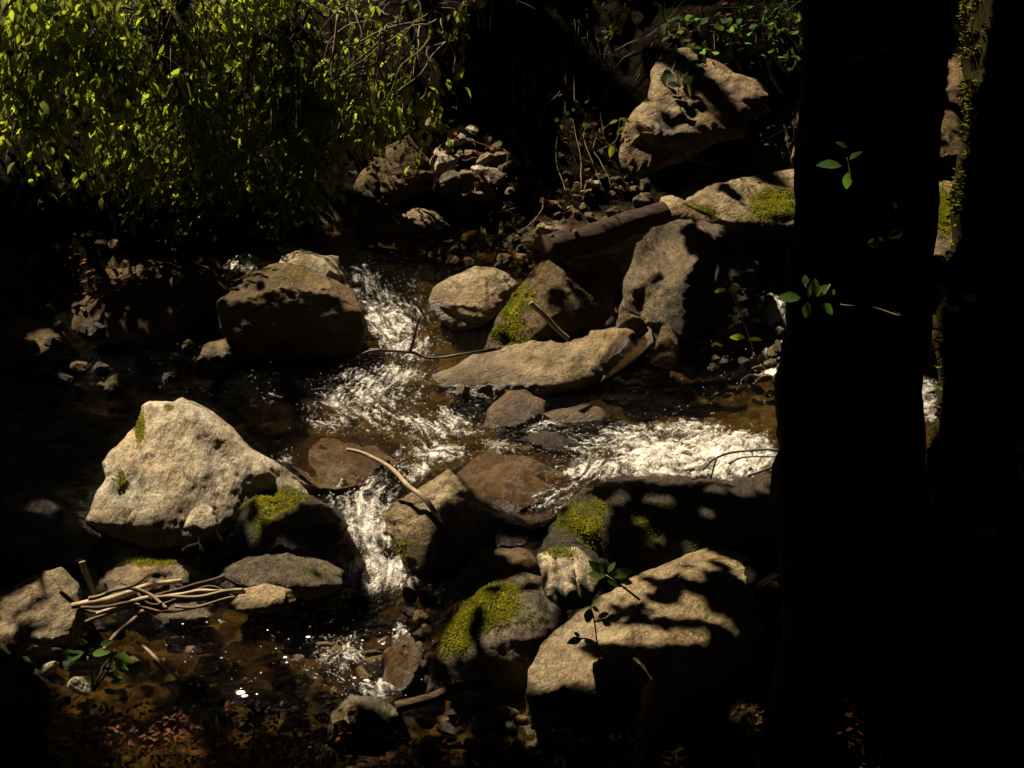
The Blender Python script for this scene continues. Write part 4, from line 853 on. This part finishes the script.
plant('sapling', 'thin dark sapling with a few hanging leaves before the front boulder', 'sapling', [[(601,682,df),(598,650,df),(594,620,df),(590,604,df)], [(594,622,df),(602,620,df),(612,617,df)], [(598,645,df),(590,640,df),(580,638,df)]],
  [(590,608,df,18,-100),(587,606,df,9,150),(592,606,df,10,-40),(606,619,df,16,8),(602,621,df,12,-30),(598,617,df,12,25),(582,639,df,16,188),(584,640,df,13,-30),(600,648,df,10,-20),(580,637,df,8,140)], 'ivy', r=.004)
plant('sapling', 'green leaf cluster floating above the back of the front boulder', 'sapling', [[(640,600,4.0),(620,585,4.0),(605,575,4.0)]], [(606,576,4.0,20,175),(610,575,4.0,24,10),(606,577,4.0,18,-30),(604,573,4.0,20,140),(618,580,4.0,18,-10),(608,573,4.0,14,60)], 'green')
plant('plant', 'broad green leaves at lower left beside the slanting stick', 'plant', [[(95,690,3.75),(92,672,3.75),(88,656,3.75)], [(95,690,3.75),(108,672,3.75),(112,658,3.75)], [(95,690,3.75),(104,668,3.75),(115,650,3.75)]],
  [(82,655,3.75,26,185),(84,652,3.75,22,200),(92,654,3.75,20,15),(112,657,3.75,22,-15),(115,662,3.75,18,-40),(100,668,3.75,16,10),(106,675,3.75,14,0),(110,683,3.75,14,20),(96,680,3.75,13,190),(64,696,3.75,12,-60),(70,695,3.75,13,-110),(80,716,3.75,14,40),(118,700,3.75,12,10),(100,645,3.75,14,20),(88,643,3.75,12,170),(104,690,3.75,14,-10)], 'green')
for (x, y, d) in ((215,712,3.7),(255,725,3.6)):
    plant('plant', 'single round leafed seedling standing over the dead leaves', 'seedling', [[(x-4,y+40,d),(x,y,d)]], [(x,y,d,17,60),(x-2,y+2,d,15,190),(x+2,y+2,d,13,-20),(x-22,y-4,d,12,170)], 'green', 'seedlings over the dead leaves', wid=.7)
plant('sapling', 'leafy shoot with serrated leaves in front of the black trunk', 'sapling', [[(900,316,2.2),(872,307,2.2),(845,306,2.2),(812,300,2.2)], [(812,300,2.2),(806,285,2.2)], [(812,300,2.2),(826,296,2.2),(832,285,2.2)]],
  [(801,298,2.2,24,175),(812,298,2.2,20,80),(815,297,2.2,20,45),(808,302,2.2,16,-100),(820,302,2.2,20,-35),(828,300,2.2,14,60),(892,315,2.2,12,15),(806,286,2.2,12,95)], 'shoot', r=.0025, wid=.55)
plant('sapling', 'four leafed shoot against the upper part of the black trunk', 'sapling', [[(852,178,2.2),(850,165,2.2),(848,158,2.2)]], [(842,166,2.2,26,172),(848,148,2.2,14,150),(850,160,2.2,18,45),(848,172,2.2,18,-90),(885,85,2.2,24,-8),(868,55,2.2,20,195),(880,50,2.2,12,25),(884,240,2.2,18,195),(888,238,2.2,22,25),(893,200,2.2,10,-70)], 'shoot', r=.0015)
plant('sapling', 'bare forked twig with small leaves before the mossy right trunk', 'sapling', [[(985,355,2.5),(985,330,2.5),(984,308,2.5),(988,266,2.5)], [(984,310,2.5),(960,322,2.5),(944,330,2.5),(930,328,2.5)], [(970,352,2.5),(950,348,2.5),(935,340,2.5)]],
  [(962,300,2.5,20,15),(960,312,2.5,14,150),(966,312,2.5,12,-20),(948,290,2.5,12,150)], 'green', r=.0035, smat='twig')
for (x, y, an) in ((970,528,0),(1016,455,60)):
    plant('seedling', 'lone dim green leaf near the right edge', 'seedling', [[(x+8,y+25,2.4),(x,y,2.4)]], [(x,y,2.4,26,an-5),(x+18,y+2,2.4,14,-15)], 'green', 'lone leaves at the right edge')
plant('plant', 'low leafy plant at the foot of the black trunk', 'plant', [[(835,690,2.4),(834,670,2.4)]], [(832,672,2.4,16,160),(836,671,2.4,16,20),(834,672,2.4,16,-90),(842,636,2.4,13,160),(842,638,2.4,12,20),(842,634,2.4,10,80)], 'green', wid=.6)
plant('plant', 'bright green seedling among grass at the bottom right of the boulder', 'plant', [[(765,760,3.0),(762,735,3.0),(760,722,3.0)], [(770,770,3.0),(785,735,3.0),(790,712,3.0)]], [(760,722,3.0,16,60),(758,724,3.0,16,150),(762,726,3.0,16,-30),(756,730,3.0,12,200),(790,705,3.0,14,90),(792,760,3.0,16,30),(798,755,3.0,22,-40),(552,765,3.0,16,40),(566,768,3.0,14,120)], 'beech')
plant('plant', 'shaded leafy plant in the middle of the front bank', 'plant', [[(570,760,3.4),(575,745,3.4),(572,735,3.4)]], [(572,735,3.4,14,150),(574,735,3.4,14,30),(576,740,3.4,16,5),(568,742,3.4,14,190),(382,735,3.6,12,160),(386,738,3.6,12,20),(400,742,3.6,14,-20),(395,750,3.6,12,70),(560,750,3.4,12,-100)], 'ivy')
# grass tufts at the bottom right
def grass(label, spots, mat='green', ln=.25, grp=None):
    for (px, py, d) in spots:
        b = at_d(px, py, d); t = Geo()
        for k in range(9):
            dr = norm(np.array([rng.normal()*.7, rng.normal()*.5, 1.0])); l = ln*rng.uniform(.5, 1.1)
            tube(t, [b, b+dr*l*.6, b+dr*l+np.array([dr[0]*.12, dr[1]*.12, -l*.25])], .0035, .0008, 3, 5, .0, cap=False)
        o = t.build('grass_tuft', M[mat], None, b); tag(o, label, 'grass', grp)
grass('tuft of thin grass on the near bank beside the boulder', [(750,768,3.1),(775,762,3.0),(735,775,3.1)], ln=.2, grp='grass tufts on the near bank')
grass('tuft of arching grass on top of the far right bank', [(665,22,8.6),(740,18,8.6),(760,28,8.6),(775,20,8.6),(790,30,8.6)], ln=.5, grp='grass tufts on the far bank')
# ivy and seedlings on the upper right bank
def ivy_patch(name, label, cat, poly, n, mat, size, dd=.08, wid=.85, spread=.7):
    P = hits(rnd_pts(poly, n)); c = P.mean(0); t = empty(name, c); tag(t, label, cat)
    g = Geo(); gs = Geo()
    P = P - norm(P-CAM)*rng.uniform(.02, dd, (n, 1)) + np.array([0, 0, .03])
    an = rng.uniform(0, 6.28, n); dr = np.c_[np.cos(an), -.3+np.zeros(n), np.sin(an)*.6-.3]
    leaves(g, P, dr, np.array([0, -.45, .8]) + rng.normal(size=(n, 3))*.4, rng.uniform(*size, n), rng.uniform(*size, n)*wid, .25, .2)
    o_ = P[np.argsort(P[:, 0])]
    for ch in np.array_split(o_, max(2, n//9)):
        if len(ch) > 2: tube(gs, ch[np.argsort(ch[:, 2])][::3] if len(ch) > 8 else ch[np.argsort(ch[:, 2])][[0, -1]], .003, .002, 4, 4, .01, cap=False)
    gs.build('stem', M['twig'], t); g.build('foliage', M[mat], t)
ivy_patch('ivy', 'ivy and low herbs growing over the top of the big upper rock', 'ivy', [(660,25),(700,15),(800,10),(800,75),(765,80),(735,70),(700,55),(670,45)], 120, 'green', (.045, .085))
ivy_patch('ivy', 'small ivy leaves hanging over the face of the big upper rock', 'ivy', [(665,60),(700,55),(705,80),(690,90),(668,95),(658,85)], 16, 'ivy', (.06, .10))
ivy_patch('ivy', 'dark ivy strands on the shadowed bank in the top centre', 'ivy', [(470,-10),(640,-10),(610,60),(590,110),(540,130),(480,110)], 130, 'ivy', (.03, .06))
ivy_patch('ivy', 'dark ivy carpeting the bank behind the leafy shrubs', 'ivy', [(0,0),(480,0),(470,110),(380,150),(330,220),(0,220)], 500, 'ivy', (.03, .06), dd=.04)
ivy_patch('ivy', 'scattered low leaves on the bank between the rubble heap and the upper rock', 'ivy', [(500,120),(600,110),(620,180),(600,200),(540,190),(500,150)], 46, 'ivy', (.03, .055))
ivy_patch('ivy', 'green leaves hanging in the hollow beside the near trunk', 'ivy', [(740,150),(800,100),(800,170),(760,172)], 30, 'green', (.03, .05))
plant('fern', 'small lit fern frond hanging at the top of the far bank', 'fern', [[(622,2,8.2),(619,14,8.2),(613,34,8.2)]], [(621-k*.8, 6+k*3.2, 8.2, 11-k*.4, a) for k in range(9) for a in (205, -25)], 'beech', wid=.35)
plant('plant', 'two lit leaves sprouting left of the big upper rock', 'plant', [[(600,150,8.3),(616,140,8.3),(620,118,8.3)]], [(620,118,8.3,12,-20),(618,120,8.3,10,200),(615,142,8.3,16,-110),(617,136,8.3,12,60),(643,102,8.3,10,20)], 'beech')
plant('sapling', 'small sprig with green leaves beside the dripping black rock', 'sapling', [[(752,345,6.6),(735,300,6.6),(728,288,6.6)]], [(728,289,6.6,14,10),(726,290,6.6,12,180),(733,310,6.6,10,0),(745,338,6.6,16,170),(748,340,6.6,14,10)], 'beech')

# ------------------------------------------------------------------ leaf litter, pebbles, foam flecks (nobody could count these)
def litter(label, polys, size, name='fallen_leaves'):
    g = Geo()
    for poly, n in polys:
        P = hits(rnd_pts(poly, n)); P = P + np.array([0, 0, .008]); an = rng.uniform(0, 6.28, n)
        leaves(g, P, np.c_[np.cos(an), np.sin(an), rng.normal(size=n)*.35], np.array([0, 0, 1.0]) + rng.normal(size=(n, 3))*.55, rng.uniform(*size, n), rng.uniform(*size, n)*.55, rng.uniform(-.4, .6), .35)
    tag(g.build(name, M['litter']), label, 'leaf litter', None, 'stuff')
litter('dead brown leaves scattered over the front bank', [([(0,700),(330,705),(420,745),(560,740),(780,700),(1024,690),(1024,790),(0,790)], 2600)], (.018, .036))
litter('dry leaves and bark scraps on the far bank', [([(380,120),(520,120),(620,100),(640,190),(560,240),(400,220)], 420), ([(640,10),(800,0),(800,80),(700,60)], 130), ([(20,240),(330,200),(330,240),(60,300)], 160)], (.03, .06))
pts = rnd_pts([(140,620),(330,605),(440,640),(420,690),(200,700)], 90) + rnd_pts([(255,596),(300,606),(290,622),(230,616)], 60)
H = hits(pts); H[:, 2] = water_h(H)+.006; g = Geo()
for P in H:
    r_ = .0018 + rng.exponential(.0022); th = np.linspace(0, 6.283, 8, endpoint=False)
    V = np.vstack([P + np.c_[np.cos(th)*r_*1.3, np.sin(th)*r_, np.zeros(8)], P + np.array([0, 0, r_*.4])]); g.add(V, [(8, j, (j+1) % 8) for j in range(8)])
m = NT('foam_and_glint'); M['bubble_glint'] = m.done(m.n('BsdfPrincipled', {'Base Color': (.75, .73, .68, 1), 'Roughness': .25}))
tag(g.build('foam_flecks', M['bubble_glint']), 'white foam flecks drifting on the lower pool', 'foam', None, 'stuff')
# spray droplets over the rapids, plus white specks standing for glints on the pools
g = Geo(); px_ = []
for cx, cy, rx, ry, s in FOAM:
    if s >= .42:
        n = int(rx*ry*s*.16)+5; px_ += list(np.c_[rng.normal(cx, rx*.75, n), rng.normal(cy, ry*.75, n)])
px_ += rnd_pts([(20,280),(110,300),(240,350),(330,350),(330,430),(200,400),(30,400)], 170) + rnd_pts([(330,215),(420,225),(425,262),(340,262)], 90) + rnd_pts([(650,372),(780,340),(785,410),(700,405)], 70) + rnd_pts([(150,620),(330,600),(430,610),(430,690),(220,690)], 90)  # added white specks stand for sun glints on calmer water
H = []; DG = bpy.context.evaluated_depsgraph_get()
for a_, b_ in px_:
    ok, loc, nr, fi, ob, _ = SC.ray_cast(DG, Vector(CAM), Vector(ray(a_, b_)).normalized())
    if ok and ob.name == 'water': H.append(np.array(loc))
oc = np.array([(1,0,0),(-1,0,0),(0,1,0),(0,-1,0),(0,0,1),(0,0,-1)], float); of = np.array([(0,2,4),(2,1,4),(1,3,4),(3,0,4),(2,0,5),(1,2,5),(3,1,5),(0,3,5)])
for P in H: g.add(P + np.array([0, 0, rng.exponential(.018)]) + oc*rng.uniform(.0014, .0036), of)
tag(g.build('spray_glints', M['bubble_glint']), 'white droplets along the rapids and specks standing for glints on the pools', 'spray_glints', None, 'stuff')

# ------------------------------------------------------------------ unseen crowns added overhead: leaves placed for shade, gaps shaped for the sun
shadows, u, v = sun_map(mask, 2)
CROWN = [(T1, P1[-1]), (T2, P2[-1])]
def outer_tree(label, x, y, h=6.5):  # unseen trees added to carry the shading leaves
    z = float(ground_h([(x, y)])[0]); b = np.array([x, y, z-.1]); t = empty('tree', b); tag(t, label, 'tree')
    top = np.array([x*.85, y*.9+.6, max(7.0, z+h)]); g = Geo(); tube(g, [b, (b+top)/2+np.array([.15, .1, 0]), top], .22, .1, 16, 8, .05, .05); g.build('trunk', M['bark'], t)
    CROWN.append((t, top))
outer_tree('unseen tree added for shade on the left slope of the ravine', -7.5, 8.5)
outer_tree('unseen tree added for shade on the hillside behind the leafy bank', -3.5, 13.5)
outer_tree('unseen tree added for shade on the hillside behind the upper rock', 3.5, 14)
outer_tree('unseen tree added for shade on the right slope of the ravine', 7.5, 7.5)
outer_tree('unseen tree added for shade on the slope behind the viewpoint', 2.0, -4.0)
outer_tree('unseen tree added for shade on the left bank behind the viewpoint', -4.5, -2.0)
cr = {i: Geo() for i in range(len(CROWN))}; tops = np.array([c[1] for c in CROWN])
BEAM = np.array([at_d(x, y, d) for x, y, d in ((808,298,2.2),(846,160,2.2),(885,238,2.2),(605,576,4.0))])
def shade_canopy(P, ln, wd, fine=False):  # leaves added for shade; those blocking chosen sunbeams are left out
    N = len(P); d = norm(rng.normal(size=(N, 3))*np.array([1, 1, .35])); nr = norm(SUN*.9 + np.array([0, 0, .5]) + rng.normal(size=(N, 3))*.45)
    s = norm(np.cross(d, nr)); d = np.cross(nr, s); d = norm(d); L = ln*rng.uniform(.75, 1.2, (N, 1)); Wd = L*wd*.5
    c4 = [P - d*L*.5, P - d*L*.05 + s*Wd, P + d*L*.5, P - d*L*.05 - s*Wd]
    bad = shadows(P)
    for c in c4: bad |= shadows(c)
    for t_ in (() if fine else (.25, .75)):
        for a_, b_ in ((0, 1), (1, 2), (2, 3), (3, 0)): bad |= shadows(c4[a_]*(1-t_) + c4[b_]*t_)
    for b in BEAM:
        w_ = P - b; bad |= np.linalg.norm(w_ - (w_@SUN)[:, None]*SUN, axis=1) < .06 + ln*.3
    ok = ~bad; V = np.stack([c[ok] for c in c4], 1)
    own = np.argmin(((P[ok][:, None, :2]-tops[None, :, :2])**2).sum(-1), 1)
    for i in cr:
        k = own == i
        if k.any(): n = k.sum(); cr[i].add(V[k].reshape(-1, 3), None, np.arange(n*4).reshape(-1, 4), np.repeat(rng.random(n), 4))
def sun_layer(n, z0, z1, pad=.8):
    uu = rng.uniform(u.min()-pad, u.max()+pad, n); vv = rng.uniform(v.min()-pad, v.max()+pad, n); zz = rng.uniform(z0, z1, n)
    P = uu[:, None]*U + vv[:, None]*Vv; return P + SUN*((zz-P[:, 2])/SUN[2])[:, None]
shade_canopy(sun_layer(26000, 5.6, 9.5), .36, .62)
shade_canopy(sun_layer(42000, 5.6, 8.5), .19, .6)
shade_canopy(sun_layer(40000, 5.4, 7.5), .10, .6)
for n_, l_, (dk, rs) in ((90000, .09, DARK[-1]), (80000, .055, DARK[-1]), (70000, .05, EDGE[-1]), (80000, .035, EDGE[-1])):
    c = dk[rng.integers(0, len(dk), n_)] + rng.uniform(-rs, rs, (n_, 2)); P = c[:, :1]*U + c[:, 1:]*Vv; zz = np.maximum(rng.uniform(3.5, 4.5, n_), 0)
    P = P + SUN*((zz-P[:, 2])/SUN[2])[:, None]; gh = ground_h(P, False); k_ = np.maximum(gh+.7-P[:, 2], 0); P = P + SUN*(k_/SUN[2]*1.6)[:, None]
    shade_canopy(P, l_, .65, True)
n = 85000; a = rng.uniform(0, 6.283, n); r_ = 17*np.sqrt(rng.random(n)); P = np.c_[r_*np.cos(a), 5+r_*np.sin(a), rng.uniform(6.0, 10.5, n)]
P[:, 2] -= np.clip((r_-9)*.28, 0, 2.0); gh = ground_h(P, False); P[:, 2] = np.maximum(P[:, 2], gh+1.2); P = P[P[:, 2] > 4.6]
shade_canopy(P, .48, .65)
for i, (t, top) in enumerate(CROWN):
    if not cr[i].v: continue
    V = np.concatenate(cr[i].v); g = Geo()
    for k in range(9):
        for _ in range(30):
            e = V[rng.integers(len(V))]; md = (top+e)/2 + np.array([0, 0, .4]); tt = np.linspace(0, 1, 40)[:, None]
            L_ = np.vstack([(top-np.array([0, 0, .4]))*(1-tt) + md*tt, md*(1-tt) + e*tt])
            if shadows(L_).sum() < 2: break
        else: continue
        tube(g, [top-np.array([0, 0, .4]), md, e], .05, .012, 7, 6, .04)
    if g.v: g.build('limb', M['bark'], t)
    cr[i].build('crown', M['shade_canopy'], t, smooth=False)  # leaf mass shaped around the chosen sun gaps
for o in SC.objects:
    if '_w' in o: del o['_w']
